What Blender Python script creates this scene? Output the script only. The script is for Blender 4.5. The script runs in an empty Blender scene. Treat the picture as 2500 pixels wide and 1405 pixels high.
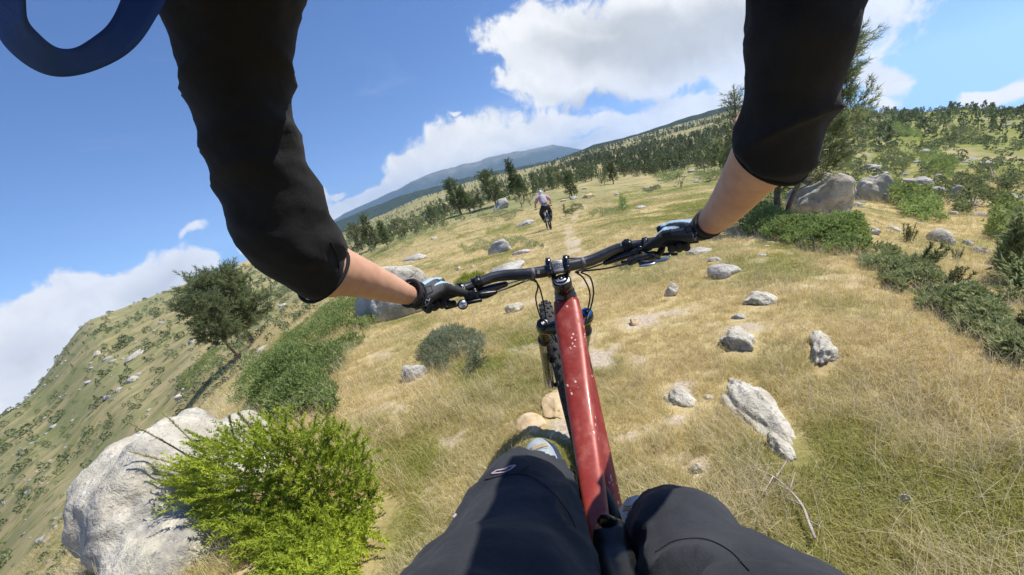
import bpy, bmesh, math, random
import numpy as np
from mathutils import Vector, Matrix, Euler

rng = np.random.default_rng(7)
random.seed(7)
S = bpy.context.scene
COL = S.collection

# ------------------------------------------------------------------ camera
FPX, CX, CY = 1000.0, 1250.0, 702.5            # focal length and centre in pixels of the 2500 px wide photograph
PITCH, ROLL = math.radians(15), math.radians(15)
cP, sP, cR, sR = math.cos(PITCH), math.sin(PITCH), math.cos(ROLL), math.sin(ROLL)
AX_R = np.array([cR, -sR * sP, -sR * cP])       # image right in world
AX_U = np.array([sR, cR * sP, cR * cP])         # image up in world
AX_F = np.array([0, cP, -sP])                   # viewing direction
cd = bpy.data.cameras.new('camera')
cam = bpy.data.objects.new('camera', cd); COL.objects.link(cam)
cd.sensor_width = 36.0; cd.lens = 36.0 * FPX / 2500.0
cd.clip_start = 0.02; cd.clip_end = 30000
cam.matrix_world = Matrix(((AX_R[0], AX_U[0], -AX_F[0], 0), (AX_R[1], AX_U[1], -AX_F[1], 0), (AX_R[2], AX_U[2], -AX_F[2], 0), (0, 0, 0, 1)))
S.camera = cam

def U(px, py, depth):
    """world point seen at pixel (px, py) at this depth along the viewing axis"""
    return depth * (AX_R * ((px - CX) / FPX) + AX_U * (-(py - CY) / FPX) + AX_F)
def ray(px, py):
    v = U(px, py, 1.0); return v / np.linalg.norm(v)
def PJ(p):
    p = np.asarray(p, float); f = p @ AX_F
    return CX + FPX * (p @ AX_R) / f, CY - FPX * (p @ AX_U) / f, f

# ------------------------------------------------------------------ light and sky
SUN_AZ, SUN_EL = math.radians(84), math.radians(58)      # azimuth to the right of the viewing direction
sun_dir = np.array([math.sin(SUN_AZ) * math.cos(SUN_EL), math.cos(SUN_AZ) * math.cos(SUN_EL), math.sin(SUN_EL)])
sd_ = bpy.data.lights.new('sun', 'SUN'); sd_.energy = 4.4; sd_.angle = math.radians(0.53); sd_.color = (1.0, 0.955, 0.88)
sun = bpy.data.objects.new('sun', sd_); COL.objects.link(sun)
sun.rotation_euler = Vector(sun_dir).to_track_quat('Z', 'Y').to_euler(); sun.location = (0, 0, 60)
S.view_settings.view_transform = 'Standard'
try: S.view_settings.look = 'None'
except Exception: pass
S.view_settings.exposure = 0.55; S.view_settings.gamma = 1.0; S.view_settings.use_curve_mapping = False
S.cycles.use_denoising = True
S.cycles.max_bounces = 8; S.cycles.volume_bounces = 0; S.cycles.transparent_max_bounces = 6
S.cycles.sample_clamp_indirect = 6.0

class NT:
    """small helper for node trees"""
    def __init__(s, tree): s.t = tree; s.n = tree.nodes; s.l = tree.links
    def new(s, typ, **kw):
        nd = s.n.new(typ)
        for k, v in kw.items():
            if k == 'ins':
                for kk, vv in v.items(): s.put(nd, kk, vv)
            else: setattr(nd, k, v)
        return nd
    def put(s, nd, key, v):
        sock = nd.inputs[key]
        if isinstance(v, bpy.types.NodeSocket): s.l.new(v, sock)
        else: sock.default_value = v
    def math(s, op, a, b=0.0, c=None, clamp=False):
        nd = s.n.new('ShaderNodeMath'); nd.operation = op; nd.use_clamp = clamp
        s.put(nd, 0, a); s.put(nd, 1, b)
        if c is not None: s.put(nd, 2, c)
        return nd.outputs[0]
    def mix(s, f, a, b, blend='MIX'):
        nd = s.n.new('ShaderNodeMix'); nd.data_type = 'RGBA'; nd.blend_type = blend
        s.put(nd, 0, f)
        for k, v in ((6, a), (7, b)):
            if isinstance(v, tuple): v = tuple(v) + (1.0,) if len(v) == 3 else v
            s.put(nd, k, v)
        return nd.outputs[2]
    def ramp(s, v, lo, hi, a=0.0, b=1.0, smooth=True):
        nd = s.n.new('ShaderNodeMapRange'); nd.interpolation_type = 'SMOOTHSTEP' if smooth else 'LINEAR'
        s.put(nd, 0, v); s.put(nd, 1, lo); s.put(nd, 2, hi); s.put(nd, 3, a); s.put(nd, 4, b)
        return nd.outputs[0]
    def noise(s, vec, scale, detail=4.0, rough=0.55, dist=0.0, dim='3D'):
        nd = s.n.new('ShaderNodeTexNoise'); nd.noise_dimensions = dim
        if vec is not None: s.l.new(vec, nd.inputs['Vector'])
        nd.inputs['Scale'].default_value = scale; nd.inputs['Detail'].default_value = detail
        nd.inputs['Roughness'].default_value = rough; nd.inputs['Distortion'].default_value = dist
        return nd.outputs['Fac'], nd.outputs['Color']
    def vmath(s, op, a, b=None, scale=None):
        nd = s.n.new('ShaderNodeVectorMath'); nd.operation = op
        s.put(nd, 0, a)
        if b is not None: s.put(nd, 1, b)
        if scale is not None: s.put(nd, 'Scale', scale)
        return nd.outputs['Value'] if op in ('LENGTH', 'DOT_PRODUCT', 'DISTANCE') else nd.outputs['Vector']

def make_world():
    w = bpy.data.worlds.new('World'); S.world = w; w.use_nodes = True
    t = NT(w.node_tree); t.n.clear()
    out = t.new('ShaderNodeOutputWorld'); bg = t.new('ShaderNodeBackground'); t.l.new(bg.outputs[0], out.inputs[0])
    bg.inputs['Strength'].default_value = 0.1
    D = t.new('ShaderNodeTexCoord').outputs['Generated']
    sx = t.new('ShaderNodeSeparateXYZ'); t.l.new(D, sx.inputs[0])
    z = t.math('MAXIMUM', sx.outputs[2], 0.02)          # below the level of the eye the sky carries on as at the horizon
    z = t.math('ADD', t.math('MULTIPLY', z, 0.9), 0.12)
    cb = t.new('ShaderNodeCombineXYZ', ins={0: sx.outputs[0], 1: sx.outputs[1], 2: z})
    nv = t.vmath('NORMALIZE', cb.outputs[0])
    sky = t.new('ShaderNodeTexSky', sky_type='NISHITA', sun_disc=False, sun_elevation=SUN_EL, sun_rotation=SUN_AZ,
                altitude=2200, air_density=1.0, dust_density=0.3, ozone_density=1.6)
    t.l.new(nv, sky.inputs[0])
    hsv = t.new('ShaderNodeHueSaturation', ins={'Hue': .508, 'Saturation': 1.18, 'Value': SKY_GAIN, 'Color': sky.outputs[0]})
    skyc = hsv.outputs[0]
    # cumulus: soft ellipsoids of direction, their edges broken up by noise
    n1, c1 = t.noise(D, 7.0, 3.0, 0.5)
    off = t.vmath('SCALE', t.vmath('SUBTRACT', c1, (0.5, 0.5, 0.5)), scale=0.10)
    W = t.vmath('ADD', D, off)
    def field(blobs):
        acc = None
        for (px, py, rx, ry, rot, wgt) in blobs:
            C = ray(px, py)
            ca, sa = math.cos(math.radians(rot)), math.sin(math.radians(rot))
            e1 = ray(px + 2 * ca, py - 2 * sa) - ray(px - 2 * ca, py + 2 * sa)
            e2 = ray(px - 2 * sa, py - 2 * ca) - ray(px + 2 * sa, py + 2 * ca)
            g1, g2 = np.linalg.norm(e1) / 4, np.linalg.norm(e2) / 4
            e1 /= np.linalg.norm(e1); e2 -= e1 * (e1 @ e2); e2 /= np.linalg.norm(e2); e3 = np.cross(e1, e2)
            M = Matrix(((e1[0], e2[0], e3[0]), (e1[1], e2[1], e3[1]), (e1[2], e2[2], e3[2])))
            mp = t.new('ShaderNodeMapping', vector_type='TEXTURE')
            t.l.new(W, mp.inputs[0])
            mp.inputs['Location'].default_value = C; mp.inputs['Rotation'].default_value = M.to_euler('XYZ')
            mp.inputs['Scale'].default_value = (rx * g1, ry * g2, 0.5)
            f = t.math('MULTIPLY', t.math('SUBTRACT', 1.0, t.vmath('LENGTH', mp.outputs[0])), wgt)
            if acc is None: acc = f
            else:
                nd = t.n.new('ShaderNodeMath'); nd.operation = 'SMOOTH_MAX'
                t.put(nd, 0, acc); t.put(nd, 1, f); nd.inputs[2].default_value = 0.12; acc = nd.outputs[0]
        return acc
    body = field(CLOUDS)
    dark = field(CLOUD_CORES)
    nA, _ = t.noise(W, 11.0, 7.0, 0.60)
    nB, _ = t.noise(W, 26.0, 6.0, 0.62)
    nz = t.math('ADD', t.math('MULTIPLY', t.math('SUBTRACT', nA, 0.5), 2.3), t.math('MULTIPLY', t.math('SUBTRACT', nB, 0.5), 0.9))
    dens = t.ramp(t.math('ADD', body, t.math('MULTIPLY', nz, 0.66)), 0.0, 0.34)
    # high thin veil elsewhere in the sky
    mpv = t.new('ShaderNodeMapping', ins={'Scale': (2.0, 2.0, 7.0)}); t.l.new(D, mpv.inputs[0])
    nv1, _ = t.noise(mpv.outputs[0], 1.6, 6.0, 0.6, 0.4)
    veil = t.math('MULTIPLY', t.ramp(nv1, 0.56, 0.80), 0.12)
    core = t.ramp(t.math('ADD', dark, t.math('MULTIPLY', nz, 0.42)), -0.25, 0.75)
    mpo = t.vmath('ADD', W, tuple(0.022 * sun_dir + np.array([0.0, 0.0, 0.012])))
    nS, _ = t.noise(mpo, 11.0, 7.0, 0.60)                # the same billows a little nearer the sun: their difference paints sunlit and shaded sides into the cloud colour
    sunlit = t.ramp(t.math('SUBTRACT', nA, nS), -0.12, 0.12)
    cc = t.mix(core, (6.9, 6.95, 7.0), (4.0, 4.2, 4.45))
    cc = t.mix(t.math('MULTIPLY', t.math('SUBTRACT', 1.0, sunlit), 0.34), cc, (4.7, 4.95, 5.4))
    col = t.mix(veil, skyc, (6.2, 6.5, 6.9))
    col = t.mix(dens, col, cc)
    t.l.new(col, bg.inputs['Color'])

SKY_GAIN = 1.2
CLOUDS = [  # px, py, half width, half height, tilt, weight
    (1660, 90, 520, 150, 4, 1.15), (1330, 110, 200, 120, -10, 1.0), (1330, 200, 150, 70, -8, .9), (1500, 190, 230, 70, 4, .9), (1900, 60, 300, 160, 0, 1.0), (1250, 90, 110, 60, 20, .9),
    (1690, 262, 190, 52, 8, .95), (1600, 340, 320, 60, 12, 1.1), (1300, 330, 240, 62, 16, 1.0), (1120, 350, 170, 60, 26, 1.0), (1010, 395, 75, 34, 22, .9), (1500, 300, 150, 40, 8, .9),
    (1010, 450, 200, 30, 22, 1.7), (850, 522, 130, 30, 28, 1.7), (1160, 398, 180, 28, 17, 1.5), (940, 478, 120, 26, 26, 1.5), (1330, 360, 150, 30, 8, 1.0), (1480, 345, 120, 30, 10, 1.0),
    (860, 503, 130, 36, 28, 1.7), (1000, 436, 150, 36, 24, 1.7), (1118, 283, 24, 9, 10, .62), (900, 460, 24, 10, 10, .6), (832, 466, 24, 12, 20, .6), (785, 470, 32, 24, 0, .7), (770, 515, 60, 28, 26, .9),
    (140, 860, 360, 190, 34, 1.6), (330, 730, 200, 105, 24, 1.5), (430, 670, 110, 62, 10, 1.3), (40, 1000, 280, 170, 40, 1.6), (220, 730, 110, 75, 40, 1.2), (110, 790, 120, 75, 40, 1.2),
    (476, 566, 34, 10, 30, .30), (605, 612, 34, 20, 0, .7),
    (2165, 215, 74, 36, 0, .75), (2120, 205, 60, 40, 0, .75), (2430, 228, 110, 34, 10, .8), (2500, 205, 80, 44, 0, .85), (2150, 252, 60, 14, 0, .6), (2105, 30, 50, 22, -20, .55), (2700, 180, 200, 80, 0, 1.)]
CLOUD_CORES = [(1620, 110, 260, 95, 4, 1.1), (1460, 120, 150, 60, 0, .9), (1800, 60, 200, 80, 0, .9), (1560, 60, 200, 60, 0, 1.0), (1330, 375, 190, 24, 14, .8), (1480, 240, 150, 22, 0, .7), (380, 690, 90, 40, 20, .45), (60, 860, 120, 60, 30, .4)]
make_world()

# ------------------------------------------------------------------ numpy noise
def _hash(ix, iy, iz, seed):
    h = (ix.astype(np.int64) * 374761393 + iy.astype(np.int64) * 668265263 + iz.astype(np.int64) * 2147483647 + seed * 974634777) & 0xFFFFFFFF
    h = ((h ^ (h >> 13)) * 1274126177) & 0xFFFFFFFF
    h = ((h ^ (h >> 16)) * 2246822519) & 0xFFFFFFFF
    return ((h ^ (h >> 15)) & 0xFFFFFF) / float(0xFFFFFF)
def vnoise(p, seed=0):
    p = np.atleast_2d(p); i = np.floor(p).astype(np.int64); f = p - i; f = f * f * f * (f * (f * 6 - 15) + 10)
    r = 0
    for a in (0, 1):
        for b in (0, 1):
            for c in (0, 1):
                w = (f[:, 0] if a else 1 - f[:, 0]) * (f[:, 1] if b else 1 - f[:, 1]) * (f[:, 2] if c else 1 - f[:, 2])
                r = r + w * _hash(i[:, 0] + a, i[:, 1] + b, i[:, 2] + c, seed)
    return r * 2 - 1
def fbm(p, octv=4, seed=0, gain=0.5):
    a, s, r = 1.0, 1.0, 0
    for k in range(octv): r = r + a * vnoise(p * s + 17.3 * k, seed + k); a *= gain; s *= 2.03
    return r
def sstep(x, a, b):
    t = np.clip((x - a) / (b - a), 0, 1); return t * t * (3 - 2 * t)

# ------------------------------------------------------------------ mesh helpers
def link(o, parent=None):
    COL.objects.link(o)
    if parent is not None: o.parent = parent
    return o
def mesh(name, V, Fq, mats, smooth=True, midx=None):
    """mesh data from an (n,3) array and an (m,3|4) index array or a list of index tuples"""
    me = bpy.data.meshes.new(name); V = np.asarray(V, np.float32)
    if isinstance(Fq, np.ndarray):
        m, k = Fq.shape
        me.vertices.add(len(V)); me.vertices.foreach_set('co', V.ravel())
        me.loops.add(m * k); me.loops.foreach_set('vertex_index', Fq.astype(np.int32).ravel())
        me.polygons.add(m); me.polygons.foreach_set('loop_start', np.arange(0, m * k, k, dtype=np.int32))
        me.update(calc_edges=True)
    else:
        me.from_pydata([tuple(v) for v in V], [], [tuple(f) for f in Fq])
    for mt in (mats if isinstance(mats, (list, tuple)) else [mats]): me.materials.append(mt)
    n = len(me.polygons)
    if smooth: me.polygons.foreach_set('use_smooth', np.ones(n, bool))
    if midx is not None: me.polygons.foreach_set('material_index', np.asarray(midx, np.int32))
    me.update()
    return me
def obj(name, me, parent=None, loc=None):
    o = bpy.data.objects.new(name, me); link(o, parent)
    if loc is not None: o.location = loc
    return o
def tag(o, label=None, cat=None, group=None, kind=None):
    if label: o['label'] = label
    if cat: o['category'] = cat
    if group: o['group'] = group
    if kind: o['kind'] = kind
    return o
def empty(name, loc, label=None, cat=None, group=None):
    o = bpy.data.objects.new(name, None); o.location = tuple(loc); o.empty_display_size = 0.1; link(o)
    bpy.context.view_layer.update()
    return tag(o, label, cat, group)
def under(o, root):
    """parent o (built in world coordinates) to root without moving it"""
    o.parent = root; o.matrix_parent_inverse = root.matrix_world.inverted(); return o

class MB:
    """collects vertices and faces of one mesh"""
    def __init__(s): s.V = []; s.F = []; s.M = []; s.n = 0
    def add(s, V, F, m=0):
        V = np.asarray(V, float)
        s.V.append(V); s.F += [tuple(int(i) + s.n for i in f) for f in F]; s.M += [m] * len(F); s.n += len(V)
    def build(s, name, mats, parent=None, smooth=True, kind=None, root=None):
        me = mesh(name, np.concatenate(s.V), s.F, mats, smooth, s.M)
        o = obj(name, me, parent)
        if root is not None: under(o, root)
        return o
def catmull(P, n):
    P = np.asarray(P, float); m = len(P)
    if m == 2: return P[0] + (P[1] - P[0]) * np.linspace(0, 1, n)[:, None]
    Q = np.vstack([2 * P[0] - P[1], P, 2 * P[-1] - P[-2]]); t = np.linspace(0, m - 1, n); i = np.minimum(t.astype(int), m - 2); f = (t - i)[:, None]
    a, b, c, d = Q[i], Q[i + 1], Q[i + 2], Q[i + 3]
    return 0.5 * (2 * b + (c - a) * f + (2 * a - 5 * b + 4 * c - d) * f ** 2 + (3 * b - a - 3 * c + d) * f ** 3)
def unit(v):
    v = np.asarray(v, float); return v / (np.linalg.norm(v) + 1e-12)
def sweep(mb, P, rad, seg=10, n=None, cap=True, m=0, up=None, flat=1.0, power=2.0, rounded=0):
    """tube along P; rad per point (or one number), flat = second half axis over the first; power > 2 squares the section off"""
    P = np.asarray(P, float); rad = np.asarray(rad, float) * np.ones(len(P))
    if n: 
        R = catmull(np.column_stack([rad, rad, rad]), n)[:, 0]; P = catmull(P, n); rad = R
    if rounded:
        k = rounded; th = np.linspace(0, math.pi / 2, k + 1)[:-1]
        d0, d1 = unit(P[0] - P[1]), unit(P[-1] - P[-2])
        P = np.vstack([[P[0] + d0 * rad[0] * math.cos(a) for a in th], P, [P[-1] + d1 * rad[-1] * math.cos(a) for a in th[::-1]]])
        rad = np.concatenate([[max(rad[0] * math.sin(a), rad[0] * .05) for a in th], rad, [max(rad[-1] * math.sin(a), rad[-1] * .05) for a in th[::-1]]])
    T = np.gradient(P, axis=0); T /= np.linalg.norm(T, axis=1)[:, None] + 1e-12
    ref = np.array(up if up is not None else ([0, 0, 1] if abs(T[0][2]) < .9 else [1, 0, 0]), float)
    e = unit(ref - T[0] * (ref @ T[0])); V = []
    ang = np.linspace(0, 2 * math.pi, seg, endpoint=False); ca, sa = np.cos(ang), np.sin(ang)
    if power != 2.0: ca = np.sign(ca) * np.abs(ca) ** (2 / power); sa = np.sign(sa) * np.abs(sa) ** (2 / power)
    for p, t, r in zip(P, T, rad):
        e = unit((ref if up is not None else e) - t * ((ref if up is not None else e) @ t)); f = np.cross(t, e)
        V.append(p + r * (np.outer(sa, e) * flat + np.outer(ca, f)))
    k = len(P); F = [(i * seg + j, i * seg + (j + 1) % seg, (i + 1) * seg + (j + 1) % seg, (i + 1) * seg + j) for i in range(k - 1) for j in range(seg)]
    if cap: F += [tuple(range(seg))[::-1], tuple(range((k - 1) * seg, k * seg))]
    mb.add(np.concatenate(V), F, m)
def disc_ring(mb, c, ax, prof, seg=24, m=0):
    """body of revolution: prof = [(offset along axis, radius)]"""
    ax = unit(ax); e = unit(np.cross(ax, [0.3, 0.9, 0.1])); f = np.cross(ax, e); an = np.linspace(0, 2 * math.pi, seg, endpoint=False)
    V = np.concatenate([np.asarray(c) + ax * o + r * (np.outer(np.cos(an), e) + np.outer(np.sin(an), f)) for o, r in prof])
    F = [(i * seg + j, i * seg + (j + 1) % seg, (i + 1) * seg + (j + 1) % seg, (i + 1) * seg + j) for i in range(len(prof) - 1) for j in range(seg)]
    F += [tuple(range(seg))[::-1], tuple(range((len(prof) - 1) * seg, len(prof) * seg))]
    mb.add(V, F, m)
def block(mb, c, x, y, z, bev=.15, m=0):
    """bevelled box: centre and three half axes"""
    c, x, y, z = (np.asarray(q, float) for q in (c, x, y, z)); V, F = [], []
    k = 1 - bev
    for sz, kk in ((-1, k), (-k, 1), (k, 1), (1, k)):
        for a, b in ((-1, -k), (-k, -1), (k, -1), (1, -k), (1, k), (k, 1), (-k, 1), (-1, k)):
            V.append(c + x * a * kk + y * b * kk + z * sz)
    for i in range(3):
        for j in range(8): F.append((i * 8 + j, i * 8 + (j + 1) % 8, (i + 1) * 8 + (j + 1) % 8, (i + 1) * 8 + j))
    F += [tuple(range(8))[::-1], tuple(range(24, 32))]
    mb.add(V, F, m)
def tris_mesh(name, T, mats, midx=None, smooth=False):
    T = np.asarray(T, np.float32); n = len(T)
    return mesh(name, T.reshape(-1, 3), np.arange(n * 3).reshape(n, 3), mats, smooth, midx)
def remeshed(mb, voxel, smooth_it=2):
    """fuse everything collected in mb into one continuous surface; returns vertices and faces"""
    me = mesh('tmp', np.concatenate(mb.V), mb.F, [], True)
    o = obj('tmp', me)
    r = o.modifiers.new('r', 'REMESH'); r.mode = 'VOXEL'; r.voxel_size = voxel
    if smooth_it: sm = o.modifiers.new('s', 'SMOOTH'); sm.factor = .5; sm.iterations = smooth_it
    dg = bpy.context.evaluated_depsgraph_get(); ev = o.evaluated_get(dg); m2 = ev.to_mesh()
    V = np.empty(len(m2.vertices) * 3, np.float32); m2.vertices.foreach_get('co', V); V = V.reshape(-1, 3).astype(float)
    N = np.empty(len(m2.vertices) * 3, np.float32); m2.vertices.foreach_get('normal', N)
    F = [tuple(p.vertices) for p in m2.polygons]
    ev.to_mesh_clear(); bpy.data.objects.remove(o); bpy.data.meshes.remove(me)
    return V, N.reshape(-1, 3).astype(float), F

# ------------------------------------------------------------------ materials
def material(name, col=(.5, .5, .5), rough=.6, metal=0.0, fn=None, spec=.5, coat=0.0):
    m = bpy.data.materials.new(name); m.use_nodes = True; t = NT(m.node_tree); b = t.n['Principled BSDF']
    b.inputs['Base Color'].default_value = tuple(col) + (1,); b.inputs['Roughness'].default_value = rough; b.inputs['Metallic'].default_value = metal
    b.inputs['Specular IOR Level'].default_value = spec
    if coat: b.inputs['Coat Weight'].default_value = coat; b.inputs['Coat Roughness'].default_value = .12
    if fn: fn(t, b)
    return m
def bump(t, b, h, strength=.4, dist=.01):
    n = t.new('ShaderNodeBump', ins={'Strength': strength, 'Distance': dist, 'Height': h}); t.l.new(n.outputs[0], b.inputs['Normal'])
def opos(t): return t.new('ShaderNodeTexCoord').outputs['Object']
def gpos(t): return t.new('ShaderNodeNewGeometry').outputs['Position']
def speck(name, c1, c2, scale, rough=.6, metal=0., bumps=0., bdist=.002, detail=4, coat=0., spec=.5):
    def fn(t, b):
        v = opos(t); n, _ = t.noise(v, scale, detail, .6)
        t.l.new(t.mix(t.ramp(n, .35, .65), c1, c2), b.inputs['Base Color'])
        t.l.new(t.ramp(n, .3, .7, rough - .06, rough + .06), b.inputs['Roughness'])
        if bumps: bump(t, b, n, bumps, bdist)
    return material(name, c1, rough, metal, fn, spec, coat)
def leafmat(name, c1, c2, scale=3.0, trans=.35, world=False, dark=None):
    """foliage: light and dark clumps, some light passing through"""
    def fn(t, b):
        v = gpos(t) if world else opos(t)
        n, _ = t.noise(v, scale, 3, .6); n2, _ = t.noise(v, scale * 9, 2, .6)
        oi = t.new('ShaderNodeObjectInfo')
        f = t.math('ADD', t.math('MULTIPLY', t.ramp(n, .3, .7), .6), t.math('MULTIPLY', t.ramp(n2, .3, .7), .4))
        c = t.mix(f, c1, c2)
        if dark: c = t.mix(t.ramp(n2, .68, .8), c, dark)
        h = t.new('ShaderNodeHueSaturation', ins={'Value': t.math('ADD', t.math('MULTIPLY', oi.outputs['Random'], .5), .75), 'Color': c})
        c = h.outputs[0]
        t.l.new(c, b.inputs['Base Color'])
        tr = t.new('ShaderNodeBsdfTranslucent'); t.l.new(c, tr.inputs[0])
        mx = t.new('ShaderNodeMixShader', ins={0: trans}); t.l.new(b.outputs[0], mx.inputs[1]); t.l.new(tr.outputs[0], mx.inputs[2])
        t.l.new(mx.outputs[0], t.n['Material Output'].inputs[0])
    return material(name, c1, .7, 0, fn, .25)
# ------------------------------------------------------------------ terrain
CAM_H, SLOPE = 1.27, 0.07
D_N = [3, 5, 8, 12, 20, 35, 60, 110, 200, 350, 600, 1000]
# slope profile per compass direction: elevation (degrees, from eye level) of the ground at each distance; the last value is the skyline
PROF = {
 -60: [-28, -26, -25, -24.5, -24, -22, -19, -15, -12, -12.0, -14, -17],
 -52: [-27, -24.5, -23.5, -22.5, -21, -18.5, -15.5, -11.5, -8.3, -8.6, -12, -16],
 -45: [-26, -22, -20.5, -19.5, -18, -15.5, -12, -7.8, -4.3, -3.2, -8, -13],
 -38: [-25, -18.6, -16.2, -15.2, -14, -12, -9.3, -6.2, -3.6, -2.4, -6, -12],
 -30: [-24.5, -17.2, -13.6, -11.6, -10.2, -9, -7.5, -5.4, -3.4, -2.0, -4, -10],
 -22: [-24.5, -17.5, -12.6, -9.7, -7.3, -5.8, -5.0, -4.3, -3.3, -2.5, -1.75, -4],
 -15: [-24.5, -17.7, -12.8, -9.8, -7.2, -5.2, -4.3, -3.4, -2.5, -1.8, -1.1, -.85],
 -8: [-24.5, -17.9, -12.9, -9.9, -7.4, -5.0, -3.5, -2.7, -1.8, -.9, -.2, .1],
 0: [-24.5, -18, -12.9, -10, -7.9, -5.0, -3.2, -2.5, -1.6, -.7, .0, .4],
 8: [-24.5, -18, -12.9, -10, -8.3, -5.4, -3.4, -2.3, -1.4, -.7, -.1, .1],
 16: [-24.5, -18, -12.9, -10.1, -8.2, -5.7, -3.7, -2.2, -1.3, -.6, 0, .45],
 24: [-24.5, -17.9, -13, -10.6, -8.6, -6.8, -4.9, -3.2, -1.9, -.9, -.1, .45],
 32: [-24.5, -17.9, -13.2, -11.3, -9.3, -7.4, -5.7, -3.8, -2.3, -1.1, -.1, .5],
 40: [-25, -18.3, -13.6, -12.1, -10.5, -8.5, -6.5, -4.5, -3.0, -2.0, -2.4, -5],
 48: [-26, -19.5, -16.6, -14.8, -12.5, -10, -8, -5.8, -4.4, -5.5, -8, -11],
 56: [-27, -21, -18.4, -16.8, -14.2, -11.7, -9.4, -7.2, -6.4, -8, -11, -14],
 64: [-27.5, -22, -19.4, -17.8, -15.2, -12.7, -10.4, -8.2, -7.6, -9, -12, -15],
 100: [-24, -16, -11, -8, -5, -3, -2, -2, -3, -5, -8, -12], 180: [-18, -9, -4, -1, 1, 2, 2, 1.5, 0, -2, -5, -9], 260: [-24, -19, -16, -14, -12, -11, -10, -9, -9, -10, -13, -17]}
PROF[300] = PROF[-60]
_ka = np.array(sorted(PROF)); _tab = np.array([PROF[k] for k in sorted(PROF)], float)
A0, A1 = -60.0, 300.0
NLD = 420; LD = np.linspace(math.log(.25), math.log(1400), NLD)
AZ = np.concatenate([np.arange(-66, 66.01, .25), np.arange(68, 293.9, 2.0)]); NA = len(AZ)
def _grid():
    ld = np.log(np.array(D_N, float)); G = np.zeros((NA, NLD)); d = np.exp(LD)
    T = np.array([[np.interp(x, ld, row) for x in LD] for row in _tab])
    for i, a in enumerate(AZ):
        aa = a if a >= -60 else a + 360
        j = min(np.searchsorted(_ka, aa, side='right') - 1, len(_ka) - 2); f = (aa - _ka[j]) / (_ka[j + 1] - _ka[j]); f = f * f * (3 - 2 * f) * .5 + f * .5
        G[i] = T[j] * (1 - f) + T[j + 1] * f
    # smooth along distance
    k = np.exp(-.5 * (np.arange(-9, 10) / 3.5) ** 2); k /= k.sum()
    Gp = np.pad(G, ((0, 0), (9, 9)), mode='edge'); G = np.array([np.convolve(r, k, 'valid') for r in Gp])
    A = np.radians(AZ)[:, None]; X, Y = np.sin(A) * d, np.cos(A) * d
    Z = np.tan(np.radians(G)) * d
    plane = -CAM_H - SLOPE * Y
    w = sstep(np.log(d), math.log(2.4), math.log(5.0))[None]; Z = plane * (1 - w) + Z * w
    P = np.stack([X, Y, np.zeros_like(X)], -1).reshape(-1, 3); dd = np.broadcast_to(d, X.shape).ravel(); N = 0
    for s, amp, sd in ((.35, .035, 1), (.9, .05, 2), (2.6, .11, 3), (8, .28, 4), (26, .8, 5), (80, 2.2, 6)):
        far = sstep(dd, s * 1.6, s * 5) if s > 1 else np.ones_like(dd)
        near = 1 - sstep(dd, s * 40, s * 90)
        keep = far * near
        N = N + amp * keep * vnoise(P / s, sd) * np.where(dd < 25, .6, 1.0)
    Z = Z + N.reshape(Z.shape) * (1 - .7 * np.exp(-((X - .15) / .5) ** 2) * (Y < 4))
    return X, Y, Z
GX, GY, GZ = _grid()
def ground_z(x, y):
    x = np.atleast_1d(np.asarray(x, float)); y = np.atleast_1d(np.asarray(y, float))
    a = np.degrees(np.arctan2(x, y)); a = np.where(a < AZ[0], a + 360, a)
    ia = np.clip(np.searchsorted(AZ, a, side='right') - 1, 0, NA - 1); ib = (ia + 1) % NA
    st = np.where(ia + 1 < NA, AZ[ib] - AZ[ia], AZ[0] + 360 - AZ[ia]); fa = (a - AZ[ia]) / st
    l = (np.log(np.hypot(x, y) + 1e-6) - LD[0]) / (LD[1] - LD[0]); l = np.clip(l, 0, NLD - 1.001); il = l.astype(int); fl = l - il
    return (GZ[ia, il] * (1 - fa) * (1 - fl) + GZ[ib, il] * fa * (1 - fl) + GZ[ia, il + 1] * (1 - fa) * fl + GZ[ib, il + 1] * fa * fl)
_mt = np.exp(np.linspace(math.log(.6), math.log(1300), 900))
def hit(px, py):
    """where the sight line through a pixel meets the ground (None over the skyline)"""
    v = ray(px, py); q = v[None] * _mt[:, None]; below = q[:, 2] < ground_z(q[:, 0], q[:, 1])
    if not below.any(): return None
    i = int(np.argmax(below)); a, b = _mt[max(i - 1, 0)], _mt[i]
    for _ in range(14):
        m = .5 * (a + b); p = v * m
        if p[2] < ground_z(p[0], p[1])[0]: b = m
        else: a = m
    p = v * b; p[2] = ground_z(p[0], p[1])[0]; return p
def hits(PX, PY):
    PX = np.asarray(PX, float); PY = np.asarray(PY, float)
    V = AX_R[None] * ((PX - CX) / FPX)[:, None] + AX_U[None] * (-(PY - CY) / FPX)[:, None] + AX_F[None]; V /= np.linalg.norm(V, axis=1)[:, None]
    n = len(PX); lo = np.full(n, .6); hi = np.full(n, np.nan); done = np.zeros(n, bool)
    for k in range(1, len(_mt), 3):
        m = _mt[k]; q = V * m; b = (q[:, 2] < ground_z(q[:, 0], q[:, 1])) & ~done; hi[b] = m; done |= b; lo[~done] = m
        if done.all(): break
    ok = done.copy(); hi = np.where(ok, hi, 1.)
    for _ in range(12):
        m = .5 * (lo + hi); q = V * m[:, None]; b = q[:, 2] < ground_z(q[:, 0], q[:, 1]); hi = np.where(b, m, hi); lo = np.where(b, lo, m)
    P = V * hi[:, None]; P[:, 2] = ground_z(P[:, 0], P[:, 1]); return P, ok
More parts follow.
